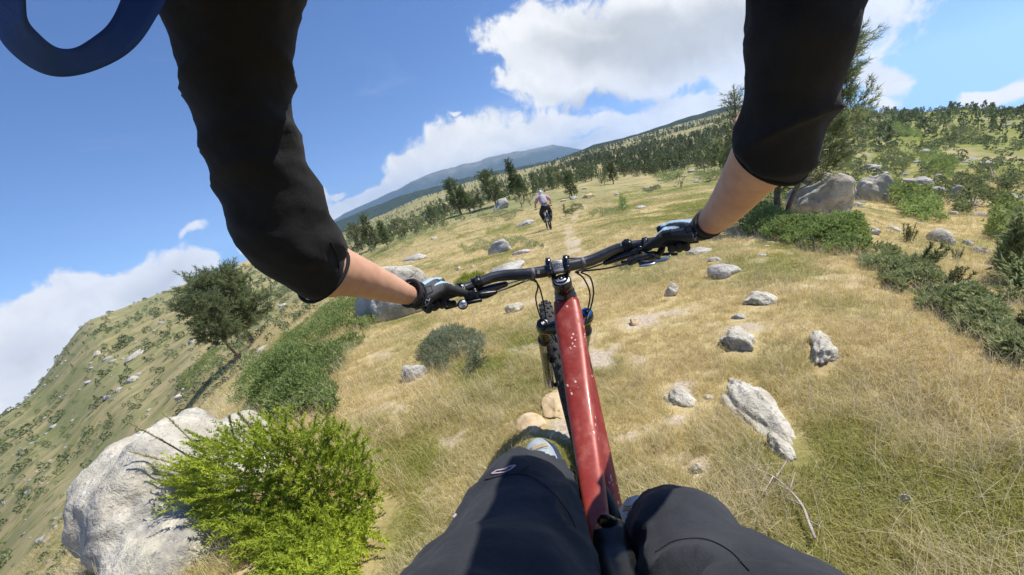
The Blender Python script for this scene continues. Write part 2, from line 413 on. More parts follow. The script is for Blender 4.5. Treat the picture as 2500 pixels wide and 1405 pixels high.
def in_poly(x, y, poly):
    poly = np.asarray(poly, float); r = np.zeros(len(x), bool); j = len(poly) - 1
    for i in range(len(poly)):
        xi, yi, xj, yj = *poly[i], *poly[j]
        r ^= ((yi > y) != (yj > y)) & (x < (xj - xi) * (y - yi) / (yj - yi + 1e-9) + xi); j = i
    return r
def edge_dist(x, y, poly):
    poly = np.asarray(poly, float); r = np.full(len(x), 1e9); P = np.column_stack([x, y])
    for i in range(len(poly)):
        a, b = poly[i - 1], poly[i]; ab = b - a; t = np.clip(((P - a) @ ab) / (ab @ ab + 1e-9), 0, 1); r = np.minimum(r, np.linalg.norm(P - a - t[:, None] * ab, axis=1))
    return r

# patches of lush green grass: centre found on the photograph, sizes in metres
GREEN_PX = [(2080, 1060, .24, .75), (2020, 940, .18, .8), (1960, 870, .18, .6), (1220, 860, .55, 1.15), (950, 1290, .3, 1.0), (1010, 1160, .3, .7), (1290, 960, .25, .5), (1600, 690, .9, .9), (1640, 650, .8, .6), (1700, 490, 7, 1.3), (1600, 470, 6, 1.1), (1790, 510, 3, .9), (1480, 640, 1.2, .5), (1250, 600, 3, .5), (1180, 640, 1.8, .5),
            (1000, 790, .7, .6), (940, 1370, .3, .9), (1470, 560, 3, .4), (1310, 1010, .2, .7), (1500, 960, .3, .4), (1280, 770, .6, .8), (2120, 1160, .16, .5), (1060, 790, .5, .6)]
BARE_PX = [(920, 960, .35), (1560, 790, .5), (1650, 940, .25), (1650, 760, .5), (1060, 1200, .25), (1400, 1050, .2), (1720, 1150, .25), (1100, 1080, .3), (1540, 1080, .3), (940, 1000, .3), (1640, 1010, .25), (1300, 740, .5), (1460, 880, .3), (1580, 880, .25), (1100, 960, .25), (1830, 800, .5)]
_g = [(hit(a, b), r, w) for a, b, r, w in GREEN_PX]; _b = [(hit(a, b), r) for a, b, r in BARE_PX]
TRACK_PX = [(1400, 1050), (1410, 900), (1400, 760), (1420, 690), (1415, 640), (1400, 600), (1385, 560), (1410, 520), (1445, 490), (1440, 470)]
_tr = np.array([hit(*p)[:2] for p in TRACK_PX])
def greenness(x, y):
    P = np.column_stack([x, y, np.zeros_like(x)]); d = np.hypot(x, y)
    g = .24 + .36 * vnoise(P / 1.3, 40) + .30 * vnoise(P / .45, 41) * (d < 30) + .30 * vnoise(P / 6.0, 42) + .2 * vnoise(P / 30, 43)
    a = np.degrees(np.arctan2(x, y))
    g = g + .60 * sstep(a, 22, 40) * sstep(d, 11, 24) + .12 * sstep(-a, 30, 50) * sstep(d, 12, 30)
    for (p, r, w) in _g:
        big = r > 2; r = r * .8 if big else min(r * .75, .55 + r * .25)
        g = g + (.75 if big else .52) * w * (.55 + .7 * vnoise(P / (1.5 if big else .35), 47)) * np.exp(-((x - p[0]) ** 2 + (y - p[1]) ** 2) / r ** 2)
    return np.clip(g, 0, 1)
def bareness(x, y):
    P = np.column_stack([x, y, np.zeros_like(x)])
    b = .62 * sstep(vnoise(P / .55, 51) + .6 * vnoise(P / .17, 52), .55, 1.15)
    for (p, r) in _b: b = b + .9 * np.exp(-((x - p[0]) ** 2 + (y - p[1]) ** 2) / (.55 * r) ** 2) * (.6 + .5 * vnoise(P / .12, 53))
    dt = edge_dist(x, y, np.vstack([_tr, _tr[::-1][1:]]))
    b = b + (.50 + .35 * sstep(np.hypot(x, y), 4, 9)) * (1 - sstep(dt, .08, .28)) * (.7 + .8 * vnoise(P / .3, 54))
    return np.clip(b, 0, 1)

def ground_fn(t, b):
    P = gpos(t)
    at = lambda n: t.new('ShaderNodeAttribute', attribute_name=n).outputs['Fac']
    g, br, fr = at('green'), at('bare'), at('far')
    n1, _ = t.noise(P, 9.0, 6, .65); n2, _ = t.noise(P, 45.0, 5, .7); n3, _ = t.noise(P, 1.1, 6, .6)
    straw = t.mix(t.ramp(n1, .3, .7), (.37, .285, .13), (.52, .425, .22)); straw = t.mix(t.ramp(n3, .45, .75), straw, (.37, .27, .135))
    green = t.mix(t.ramp(n1, .3, .7), (.13, .135, .035), (.22, .20, .06))
    c = t.mix(t.ramp(t.math('ADD', g, t.math('MULTIPLY', t.math('SUBTRACT', n2, .5), .7)), .25, .75), straw, green)
    bare = t.mix(t.ramp(n2, .35, .65), (.33, .26, .19), (.54, .46, .36))
    c = t.mix(t.ramp(t.math('ADD', br, t.math('MULTIPLY', t.math('SUBTRACT', n2, .5), 1.6)), .35, .9), c, bare)
    c = t.mix(t.math('MULTIPLY', t.ramp(n2, .60, .74), t.math('SUBTRACT', 1.0, fr)), c, (.16, .13, .065))
    # far off: heath, low scrub and stones too small to pick apart
    f1, _ = t.noise(P, .16, 7, .68, .3); f2, _ = t.noise(P, .55, 5, .65); f3, _ = t.noise(P, 1.6, 5, .7); f4, _ = t.noise(P, .035, 4, .6)
    heath = t.mix(t.ramp(f1, .42, .60), (.36, .295, .15), (.23, .22, .095)); heath = t.mix(t.ramp(f4, .45, .62), heath, t.mix(t.ramp(f2, .4, .6), (.18, .195, .08), (.26, .25, .11)))
    heath = t.mix(t.ramp(t.math('ADD', g, t.math('MULTIPLY', t.math('SUBTRACT', f2, .5), 1.6)), .55, .95), heath, (.20, .215, .055))
    heath = t.mix(t.ramp(f2, .55, .66), heath, (.115, .13, .05)); heath = t.mix(t.ramp(f3, .66, .72), heath, (.33, .30, .24))
    c = t.mix(fr, c, heath)
    t.l.new(c, b.inputs['Base Color'])
    h = t.math('ADD', t.math('MULTIPLY', n2, .5), n1)
    bump(t, b, h, .55, .03)
M_GROUND = material('meadow ground', (.3, .22, .1), .95, 0, ground_fn, .1)
def build_ground():
    V = np.stack([GX, GY, GZ], -1).reshape(-1, 3)
    i = np.arange(NA)[:, None]; j = np.arange(NLD - 1)[None]; i2 = (i + 1) % NA
    Fq = np.stack(np.broadcast_arrays(i * NLD + j, i * NLD + j + 1, i2 * NLD + j + 1, i2 * NLD + j), -1).reshape(-1, 4)
    c0 = len(V); V = np.vstack([V, [[0, 0, -CAM_H]]])
    me = mesh('ground', V, Fq, M_GROUND, True)
    g = greenness(V[:, 0], V[:, 1]); b = bareness(V[:, 0], V[:, 1]); d = np.hypot(V[:, 0], V[:, 1])
    for nme, val in (('green', g), ('bare', b * (d < 40)), ('far', sstep(d, 14, 45))):
        at = me.attributes.new(nme, 'FLOAT', 'POINT'); at.data.foreach_set('value', val.astype(np.float32))
    return tag(obj('ground', me), kind='structure')
GROUND = build_ground()

# ------------------------------------------------------------------ far mountains
def ridge_mesh(name, sky, dist, dist0, zbase, mat, rough=.12, rows=40, step=.12, seed=1):
    """a mountain whose crest stands at distance dist along the compass directions in sky = [(azimuth, elevation)]"""
    az = np.arange(sky[0][0], sky[-1][0] + 1e-6, step); el = np.interp(az, [s[0] for s in sky], [s[1] for s in sky])
    z = np.tan(np.radians(el)) * dist; A = np.radians(az); V = []
    for k in range(rows + 14):
        f = k / (rows - 1)
        if f <= 1:
            d = dist0 + (dist - dist0) * f
            zz = zbase + (z - zbase) * (f ** 1.25)
        else:
            f2 = (k - rows + 1) / 14; d = dist + (dist - dist0) * .6 * f2; zz = z + (zbase - z) * f2
        X, Y = np.sin(A) * d, np.cos(A) * d; P = np.column_stack([X, Y, np.zeros_like(X)])
        w = (dist - dist0) * .25
        n = (1 - np.abs(vnoise(P / w, seed))) * .6 + fbm(P / (w * .45), 4, seed + 3) * .35
        zz = zz + (n - .35) * rough * (z - zbase) * np.clip(4 * min(f, 1) * (1 - min(f, 1)), 0, 1)
        zz = zz + (fbm(P / (w * .2), 3, seed + 9)) * (z - zbase) * .012 * (f > .5)
        V.append(np.column_stack([X, Y, zz]))
    n = len(az); R = len(V); i = np.arange(R - 1)[:, None]; j = np.arange(n - 1)[None]
    Fq = np.stack(np.broadcast_arrays(i * n + j, i * n + j + 1, (i + 1) * n + j + 1, (i + 1) * n + j), -1).reshape(-1, 4)
    return tag(obj(name, mesh(name, np.concatenate(V), Fq, mat)), kind='structure')
def mount_fn(t, b):
    P = gpos(t); n, _ = t.noise(P, .0022, 7, .62); n2, _ = t.noise(P, .012, 5, .65)
    sx = t.new('ShaderNodeSeparateXYZ'); t.l.new(P, sx.inputs[0])
    alt = t.ramp(t.math('ADD', sx.outputs[2], t.math('MULTIPLY', t.math('SUBTRACT', n, .5), 260)), 130, 230)
    c = t.mix(t.ramp(n2, .4, .6), (.028, .042, .026), (.05, .062, .035)); c = t.mix(alt, c, t.mix(t.ramp(n2, .4, .65), (.11, .11, .06), (.19, .18, .13)))
    t.l.new(c, b.inputs['Base Color'])
M_MOUNT = material('mountain', (.05, .06, .04), 1, 0, mount_fn, .0)
def wood_fn(t, b):
    P = gpos(t); n, _ = t.noise(P, .05, 5, .7); n2, _ = t.noise(P, .008, 4, .6)
    c = t.mix(t.ramp(n, .35, .65), (.018, .03, .014), (.045, .062, .028)); c = t.mix(t.ramp(n2, .60, .70), c, (.12, .12, .05))
    t.l.new(c, b.inputs['Base Color']); bump(t, b, n, .9, 4)
M_WOOD = material('wooded hill', (.04, .05, .03), 1, 0, wood_fn, .0)
ridge_mesh('mountain', [(-24.5, -2.0), (-22.4, -.5), (-21.3, .1), (-19.9, .25), (-18.1, .7), (-16.6, 1.0), (-14.2, 1.35), (-12.5, 1.65), (-10.7, 2.0), (-8.6, 2.45), (-6.5, 2.7), (-4.9, 2.9), (-3, 2.75), (-1.6, 2.8), (-.2, 2.65), (1.9, 2.85), (3.5, 2.75), (6.2, 2.5), (8.2, 2.35), (10.1, 2.2), (11.6, 1.6), (13.6, .75), (16, .1), (20, -.5)], 5200, 3000, -330, M_MOUNT, .22)
ridge_mesh('wooded_hill', [(-23.5, -3.0), (-22, -1.6), (-20.4, -.15), (-19, .05), (-17.2, .3), (-15.5, .5), (-13, .75), (-11, 1.0), (-8, .95), (-5, 1.05), (-2.5, 1.1), (1, .95), (4, .75), (8, .5), (11, .1), (14, -.8)], 1900, 1150, -160, M_WOOD, .1, 26)
# ridge to the right under closed pine forest, its own crest beyond the meadow ground
ridge_mesh('wooded_ridge', [(6.5, -1.2), (8.5, -.3), (9.6, .1), (11.2, .35), (13, .6), (15.2, .92), (17, .8), (19, .72), (20.9, .75), (23, .85), (25.3, 1.0), (27.6, 1.1), (30.2, 1.12), (31.4, 1.0), (33.5, .5), (36, -.4), (40, -2.2)], 1250, 800, -60, M_WOOD, .08, 26, .06)
# the grey dome of rock on the skyline behind the left elbow
ridge_mesh('rock_knoll', [(-34.5, -3.2), (-33, -2.6), (-31.5, -1.85), (-30, -1.55), (-28.5, -1.45), (-27, -1.6), (-25.5, -2.0), (-24, -2.8)], 420, 330, -30, M_GROUND, .05, 16, .1)
# ------------------------------------------------------------------ rocks
def rock_fn(warm=0.0, lich=.5):
    def fn(t, b):
        v = opos(t); n, _ = t.noise(v, 3.2, 6, .68); n2, _ = t.noise(v, 24, 5, .72); n3, _ = t.noise(v, 1.3, 5, .65, .6); n4, _ = t.noise(v, 9, 5, .7, .3)
        vo = t.new('ShaderNodeTexVoronoi', ins={'Scale': 46.0}); t.l.new(v, vo.inputs['Vector'])
        c = t.mix(t.ramp(n, .34, .66), (.335 + warm, .315 + warm * .7, .28), (.53 + warm, .505 + warm * .8, .455))
        c = t.mix(t.math('MULTIPLY', t.ramp(n3, .50, .66), lich), c, (.50, .49, .33))
        c = t.mix(t.ramp(n4, .60, .67), c, (.64, .615, .57))
        c = t.mix(t.math('MULTIPLY', t.ramp(n2, .585, .66), .75), c, (.14, .13, .115))
        c = t.mix(t.math('MULTIPLY', t.ramp(t.math('ADD', n4, t.math('MULTIPLY', n3, .4)), .83, .90), .85), c, (.095, .09, .082))
        c = t.mix(t.math('MULTIPLY', t.ramp(vo.outputs['Distance'], .0, .35, 1., 0.), .25), c, (.24, .225, .2))
        n5, _ = t.noise(v, 2.1, 6, .7, .8); n6, _ = t.noise(v, 60, 3, .7)
        c = t.mix(t.math('MULTIPLY', t.ramp(n5, .52, .62), .72), c, (.235, .225, .215)); c = t.mix(t.math('MULTIPLY', t.ramp(n6, .60, .68), .5), c, (.16, .15, .135))
        t.l.new(c, b.inputs['Base Color'])
        h = t.math('ADD', t.math('MULTIPLY', n2, .45), t.math('ADD', n4, t.math('MULTIPLY', n, 1.4)))
        bump(t, b, h, .75, .035)
    return fn
M_ROCK = material('granite', (.4, .38, .35), .92, 0, rock_fn(), .2)
M_ROCK_W = material('pale granite', (.46, .43, .38), .92, 0, rock_fn(.055, .45), .2)
M_ROCK_D = material('weathered granite', (.3, .28, .25), .95, 0, rock_fn(-.07, .5), .1)
M_ROCK_TAN = material('tan stone', (.5, .38, .22), .92, 0, lambda t, b: (lambda n: (t.l.new(t.mix(t.ramp(n, .35, .65), (.46, .33, .18), (.58, .45, .28)), b.inputs['Base Color']), bump(t, b, n, .7, .02)))(t.noise(opos(t), 14, 7, .65)[0]), .2)
M_CRACK = material('crack', (.035, .032, .03), 1)
_ico = {}
def ico(sub):
    if sub not in _ico:
        bm = bmesh.new(); bmesh.ops.create_icosphere(bm, subdivisions=sub, radius=1.0)
        V = np.array([v.co for v in bm.verts]); F = np.array([[v.index for v in f.verts] for f in bm.faces]); bm.free(); _ico[sub] = (V, F)
    return _ico[sub]
def rock_shape(seed, size, facets=7, rough=.12, sub=4, cut=.72):
    V, F = ico(sub); r = np.random.default_rng(seed); V = V.copy()
    for k in range(facets):
        n = unit(r.normal(size=3)); c = cut + r.random() * .25; d = V @ n; over = d > c
        V[over] -= np.outer((d[over] - c) * .88, n)
    V = V / np.abs(V).max(0)
    nn = V / np.linalg.norm(V, axis=1)[:, None]
    V += nn * (rough * fbm(V * 1.5 + seed * 3.1, 2, seed) + rough * .35 * fbm(V * 5 + seed, 3, seed + 5))[:, None]
    return V * np.asarray(size), F
BOULDERS = 'boulders and stones lying in the meadow'
ROCK_TOP = []
def rock(px, py, w, h, label, seed, yaw=0., depth_r=.8, tilt=0., facets=9, rough=.17, mat=None, sub=4, name='boulder', cat='boulder', sink=.36, cut=.64, group=None, hz=None, gy=None):
    """a stone whose picture is about w by h pixels around (px, py)"""
    base = hit(px, gy if gy else (py + .1 * h if (hz and hz < .1) else py + h * .30))
    if base is None: return None
    d = base @ AX_F; el = abs(math.asin(base[2] / np.linalg.norm(base))); sx = .5 * w * d / FPX / max(1, math.sqrt(1 + ((px - CX) / FPX) ** 2) * .92); hv = .5 * h * d / FPX
    sy = sx * depth_r
    if hz: sy = float(np.clip((hv - hz * math.cos(el)) / max(math.sin(el), .2), .5 * sx, (1.2 if hz > .2 else 3.) * sx))
    sz = hz if hz else max(.30 * sx, (hv - sy * math.sin(el)) / max(math.cos(el), .3)); 
    if hz and hz < .1: sink = .44
    V, F = rock_shape(seed, (sx, sy, sz * 1.15), facets, rough, sub, cut)
    a = math.atan2(base[0], base[1]); 
    Rm = np.array(Euler((0, math.radians(tilt), 0)).to_matrix()) ; Rz = np.array(Euler((0, 0, -a + math.radians(yaw))).to_matrix())
    V = V @ Rm.T @ Rz.T
    o = obj(name, mesh(name, V, F, mat or M_ROCK, True), None, (base[0], base[1], base[2] + sz * (1 - 2 * sink) * .9))
    tag(o, label, cat, group); ROCK_TOP.append((base[0], base[1], sx, sy, -a + math.radians(yaw)))
    return o
def crack(o, pts, r=.012):
    """a dark joint running over the stone through these pixels"""
    bpy.context.view_layer.update(); inv = o.matrix_world.inverted(); P = []
    for (x, y) in catmull(np.column_stack([np.array(pts, float), np.zeros(len(pts))]), 14)[:, :2]:
        dl = inv.to_3x3() @ Vector(ray(x, y)); ok, loc, nrm, _ = o.ray_cast(inv @ Vector((0, 0, 0)), dl)
        if ok: P.append(np.array(loc))
    if len(P) > 3:
        mb = MB(); sweep(mb, P, np.linspace(.35, 1, len(P)) * r, 5); mb.build('crack', M_CRACK, o)

# big boulder at the lower left: two fused lumps
def big_boulder():
    mb = MB()
    def lump(px, py, depth, sx, sy, sz, seed):
        V, F = rock_shape(seed, (sx, sy, sz), 5, .07, 5, .8); mb.add(V + U(px, py, depth), F)
    lump(450, 1215, 2.5, .36, .46, .49, 3); lump(360, 1195, 2.56, .26, .40, .36, 31); lump(485, 1420, 2.25, .35, .46, .48, 5); lump(610, 1270, 2.7, .34, .44, .48, 9); lump(474, 1045, 2.9, .14, .17, .14, 12); lump(650, 1400, 2.3, .28, .34, .40, 15)
    lump(575, 1090, 2.95, .22, .28, .22, 22)
    V, N, F = remeshed(mb, .028, 3)
    V += N * (.030 * fbm(V * 3.4, 5, 77) + .010 * fbm(V * 19, 3, 71) - .010 * np.clip(1 - np.abs(vnoise(V * 2.3, 79)) * 9, 0, 1))[:, None]
    c = U(430, 1300, 2.6); c[2] = ground_z(c[0], c[1])[0]
    o = obj('boulder', mesh('boulder', V - c, F, M_ROCK_W, True), None, c)
    return tag(o, 'huge pale lichen-speckled boulder with a green spruce growing against it', 'boulder')
BIG = big_boulder()

rk = []
LOW = 'granite boulder'
o = rock(975, 712, 195, 165, 'large split grey boulder behind the gloved hand on the left grip', 21, -14, .75, -12, 8, .12, M_ROCK_W, sub=5, hz=.60, gy=768); rk.append(o)
crack(o, [(1035, 640), (1012, 668), (985, 690), (960, 708)], .008); crack(o, [(1062, 672), (1030, 690), (1000, 715), (985, 735)], .006)
rock(1014, 628, 62, 24, 'low grey stone just behind the large split boulder', 22, -10, .6, 0, 8)
rock(1221, 602, 80, 46, 'long sloping grey slab lying in green juniper in front of the other rider', 23, -25, .45, -22, 9, cut=.6)
rock(1240, 647, 92, 60, 'flat pale slab just above the left side of the handlebar', 24, 10, 1.0, -6, 9, .08, cut=.55)
rock(1275, 616, 46, 12, 'thin broken pale stone between the two grey slabs', 25, -8, .6)
rock(1288, 544, 52, 17, 'low whitish stone beside the rear wheel of the other bicycle', 26, 0, .6, -6, 8)
rock(1226, 499, 42, 34, 'leaning wedge-shaped grey boulder under the middle pines', 27, 18, .8, -28, 9, cut=.58, hz=.62)
rock(1058, 582, 17, 9, 'small pale stone alone in the grass right of the left forearm', 28)
rock(1258, 748, 44, 44, 'jagged white stone left of the fork cables', 29, 15, .8, -10, 8, .2, M_ROCK_W)
rock(1088, 800, 26, 16, 'small white stone in grass above the grey-green bush', 30, 0, .8, 0, 7, .14, M_ROCK_W)
rock(1012, 902, 62, 72, 'upright mottled stone left of the grey-green bush', 31, 10, .7, -24, 6, .16, hz=.12)
rock(2002, 487, 170, 100, 'largest rounded boulder behind the pine trunks on the right', 32, -10, .75, 10, 7, .10, M_ROCK_W, sub=5, hz=.52, gy=520)
rock(2052, 532, 76, 36, 'smooth half-buried boulder at the foot of the largest right-hand boulder', 33, 0, .8, 0, 5, .06, gy=545)
rock(2131, 466, 100, 80, 'tall cracked boulder upslope to the right of the largest one', 34, 12, .8, 14, 8, .14, M_ROCK_W, sub=5, hz=.62, gy=492)
rock(2118, 408, 56, 24, 'pale flat boulder above the tall cracked one', 35, 0, .8, 4, 6)
rock(2150, 424, 40, 14, 'thin pale ledge of stone beside the flat boulder on the slope', 36, 0, .6, 6, 6)
rock(2293, 572, 62, 50, 'egg-shaped pale boulder in the orange grass at right', 37, 0, .8, 24, 4, .05, M_ROCK_W)
rock(2318, 588, 36, 30, 'small pointed stone touching the egg-shaped boulder', 38, 0, .7, 20, 8)
rock(2128, 562, 42, 28, 'slanting grey stone behind the shaded juniper', 39, 0, .6, 26, 9, cut=.6)
rock(2180, 556, 44, 18, 'thin white stone right of the slanting grey one', 40, 0, .6, 16, 8, .12, M_ROCK_W)
rock(1768, 655, 82, 52, 'rounded pale stone below the right glove', 41, 10, .75, 14, 6, .1)
rock(1706, 610, 60, 28, 'flat grey stone hidden partly by the right glove', 42, 0, .8, 0, 6)
rock(1745, 632, 40, 14, 'narrow pale stone right of the flat one under the right glove', 43, 0, .6, 14)
rock(1640, 706, 32, 50, 'small forked white stone standing in grass between the bar and the pale boulders', 44, 0, .8, 6, 8, .2, M_ROCK_W)
rock(1855, 730, 88, 62, 'wide pale rectangular stone in the middle of the right-hand grass', 45, 0, .8, 8, 12, .2, M_ROCK_W, cut=.6, hz=.06)
rock(1805, 770, 32, 22, 'small rounded stone below the wide rectangular one', 46)
rock(1808, 822, 92, 84, 'grey-white triangular stone with dark lichen on the right-hand side', 47, 10, .9, 10, 12, .26, M_ROCK_W, cut=.6, hz=.05)
rock(2010, 842, 66, 110, 'pointed white stone leaning in the far right grass', 48, 0, .6, 14, 12, .28, M_ROCK_W, cut=.58, hz=.06)
rock(1855, 985, 128, 250, 'long dark-spotted white slab right of the red tube', 49, 20, 1.3, 6, 12, .22, M_ROCK_W, sub=5, hz=.06, cut=.5)
rock(1905, 1085, 56, 100, 'narrow white end of rock at the lower tip of the spotted slab', 50, 16, 1.3, 10, 8, .2, M_ROCK_W, hz=.04)
rock(1660, 965, 74, 80, 'crumbling whitish stone half buried in straw right of the top tube', 51, 0, 1.0, 0, 8, .22, M_ROCK_W, hz=.04)
rock(1548, 782, 26, 30, 'small tan stone in the bare patch right of the fork', 52, 0, 1.0, 0, 6, .12, M_ROCK_TAN)
rock(1296, 1030, 74, 74, 'flat orange-tan stone just beyond the left shoe', 53, 20, 1.0, 0, 8, .08, M_ROCK_TAN, hz=.035, cut=.6)
rock(1362, 985, 70, 90, 'brown broken clod of stone in the wheel shadow', 54, 0, 1.0, 0, 9, .2, M_ROCK_TAN, hz=.03)
rock(1700, 1148, 36, 36, 'small white stone in the straw above the right knee', 55, 0, 1.0, 0, 7, .2, M_ROCK_W, hz=.03)
rock(2205, 1222, 28, 50, 'small pale stone at the far lower right', 56, 0, .8, 10, 7, .2, M_ROCK_W, hz=.035)
rock(1730, 965, 22, 20, 'fist-sized white stone right of the crumbling one', 57, 0, 1, 0, 7, .2, M_ROCK_W)
rock(1120, 655, 14, 14, 'small pinkish stone left of the flat pale slab', 58, 0, 1, 0, 6, .14, M_ROCK_W)
rock(1155, 650, 10, 10, 'tiny pale stone nearest the flat pale slab', 59, 0, 1, 0, 6)
rock(1178, 677, 30, 16, 'small smooth stone in front of the yellow-green tuft on the left bar', 60, 0, 1, 0, 5)
rock(1400, 483, 22, 12, 'rounded stone right of the dark conical pine', 61)
rock(1375, 489, 16, 9, 'tan stone at the foot of the dark conical pine', 62, 0, .8, 0, 6, .1, M_ROCK_TAN)
rock(1428, 460, 14, 7, 'small grey stone up the track beyond the conical pine', 63)
rock(1506, 474, 16, 9, 'small pale stone in the middle of the green meadow', 64)
rock(1435, 480, 40, 9, 'low scatter of tan rock across the track', 65, 0, .6, 0, 9, .2, M_ROCK_TAN)
rock(1525, 508, 12, 14, 'grey stone partly behind a small round juniper', 66)
rock(1562, 506, 30, 9, 'flat stone right of the small round juniper', 67)
rock(1372, 533, 12, 6, 'small white stone at the foot of the thin sapling', 68, 0, .8, 0, 6, .1, M_ROCK_W)
rock(1700, 610, 20, 9, 'little pale stone near the right wrist', 69)
rock(2340, 470, 44, 50, 'pale outcrop block below the dark tree on the right slope', 70, 0, .8, 0, 9, .16)
rock(2250, 440, 90, 24, 'long broken ledge of outcrop on the right slope', 71, 0, .5, 18, 9, .18)
rock(2295, 462, 60, 22, 'lower end of the broken ledge on the right slope', 72, 0, .5, 18, 9, .18)
rock(2395, 612, 50, 30, 'pale stone in the row of broken rock at the far right', 73, 0, .6, 28, 9, .18)
rock(2425, 640, 44, 26, 'grey stone lower in the row of broken rock at the far right', 74, 0, .6, 28, 9, .18)
rock(2440, 662, 40, 22, 'dark-sided lowest stone of the broken row at the far right', 75, 0, .6, 28, 9, .18)
rock(2360, 592, 30, 20, 'topmost small stone of the broken row at the far right', 76, 0, .6, 28, 9, .18)
rock(2405, 570, 20, 14, 'lone pale stone in orange grass at the far right', 77)
rock(330, 868, 64, 18, 'long pale ledge of rock across the left hillside', 78, 0, .5, -22, 9, .2)
rock(240, 862, 22, 16, 'bright block alone on the left hillside', 79, 0, .8, 0, 7, .12, M_ROCK_W)
rock(640, 852, 44, 14, 'thin pale slab at the foot of the rounded pine on the left', 80, 0, .5, -14, 8, .12, M_ROCK_W)
rock(445, 965, 36, 22, 'pale triangular stone on the grass bank below the left trees', 81, 0, .8, 0, 8, .16, M_ROCK_W)
rock(450, 950, 14, 12, 'small round stone on top of the grass bank on the left', 82)
rock(470, 832, 26, 14, 'pale stone between bushes left of the leaning pines', 83)
rock(690, 745, 20, 12, 'pale stone beside a round bush below the left elbow', 84)
rock(325, 925, 30, 20, 'flat grey stone by a bush on the left hillside', 85)
rock(880, 735, 14, 50, 'narrow grey rock at the edge of the juniper left of the split boulder', 86, 0, .8, 10, 7)
for k, (x, y, w, lb) in enumerate([(1610, 440, 12, 'small pale stone left of the round dwarf pine in the green meadow'), (1670, 430, 12, 'small pale stone just behind the round dwarf pine'), (1560, 415, 10, 'small pale stone above the low spreading dwarf pine'), (1690, 418, 22, 'larger pale stone at the back of the meadow by the dark clump of dwarf pine'), (1480, 405, 12, 'small pale stone on the slope above the lone trunked pine'), (1420, 507, 10, 'tiny stone beside the low tuft of dwarf pine'), (1320, 577, 8, 'tiny stone in grass below the wheels of the other bicycle'), (1545, 560, 10, 'small pale stone above the right brake lever'), (1480, 535, 8, 'tiny stone on the thin green shrub mat'), (1690, 560, 14, 'small pale stone behind the right glove'), (1575, 528, 10, 'small stone below the flat stone by the small round juniper'), (1870, 600, 16, 'small stone in grass under the near edge of the shaded juniper'), (1860, 622, 22, 'pale stone right of the right glove in open grass'), (1980, 640, 12, 'small stone in dry grass under the right end of the shaded juniper'), (1930, 620, 14, 'small stone in dry grass under the middle of the shaded juniper')]):
    rock(x, y, w, w * .5, lb, 100 + k, 0, .8, 0, 6, .15, [M_ROCK, M_ROCK_W][k % 2], 2, 'stone', 'stone', group='small stones in the meadow grass')

# ------------------------------------------------------------------ plants
M_BARK = speck('pine bark', (.13, .085, .062), (.24, .165, .125), 14, .9, 0, .6, .01)
M_NEEDLE = leafmat('pine needles', (.07, .098, .032), (.18, .215, .08), 1.6, .42)
M_NEEDLE_G = leafmat('grey-green pine needles', (.12, .152, .066), (.285, .32, .145), 1.6, .5)
M_NEEDLE_FAR = leafmat('far pine needles', (.10, .13, .056), (.24, .275, .135), .8, .2)
M_JUNIPER = leafmat('juniper', (.17, .245, .065), (.43, .51, .18), 2.2, .45)
M_JUNIPER_L = leafmat('pale juniper', (.20, .245, .09), (.45, .48, .22), 2.2, .3)
M_WILLOW = leafmat('grey-green bush leaves', (.19, .22, .115), (.37, .40, .24), 4, .3)
M_SPRUCE = leafmat('young spruce needles', (.16, .215, .022), (.48, .545, .06), 3.2, .42)
M_TWIG = speck('twig', (.2, .15, .11), (.32, .26, .2), 30, .9)
M_GREYTWIG = speck('grey dead twig', (.30, .25, .21), (.46, .39, .34), 30, .9)

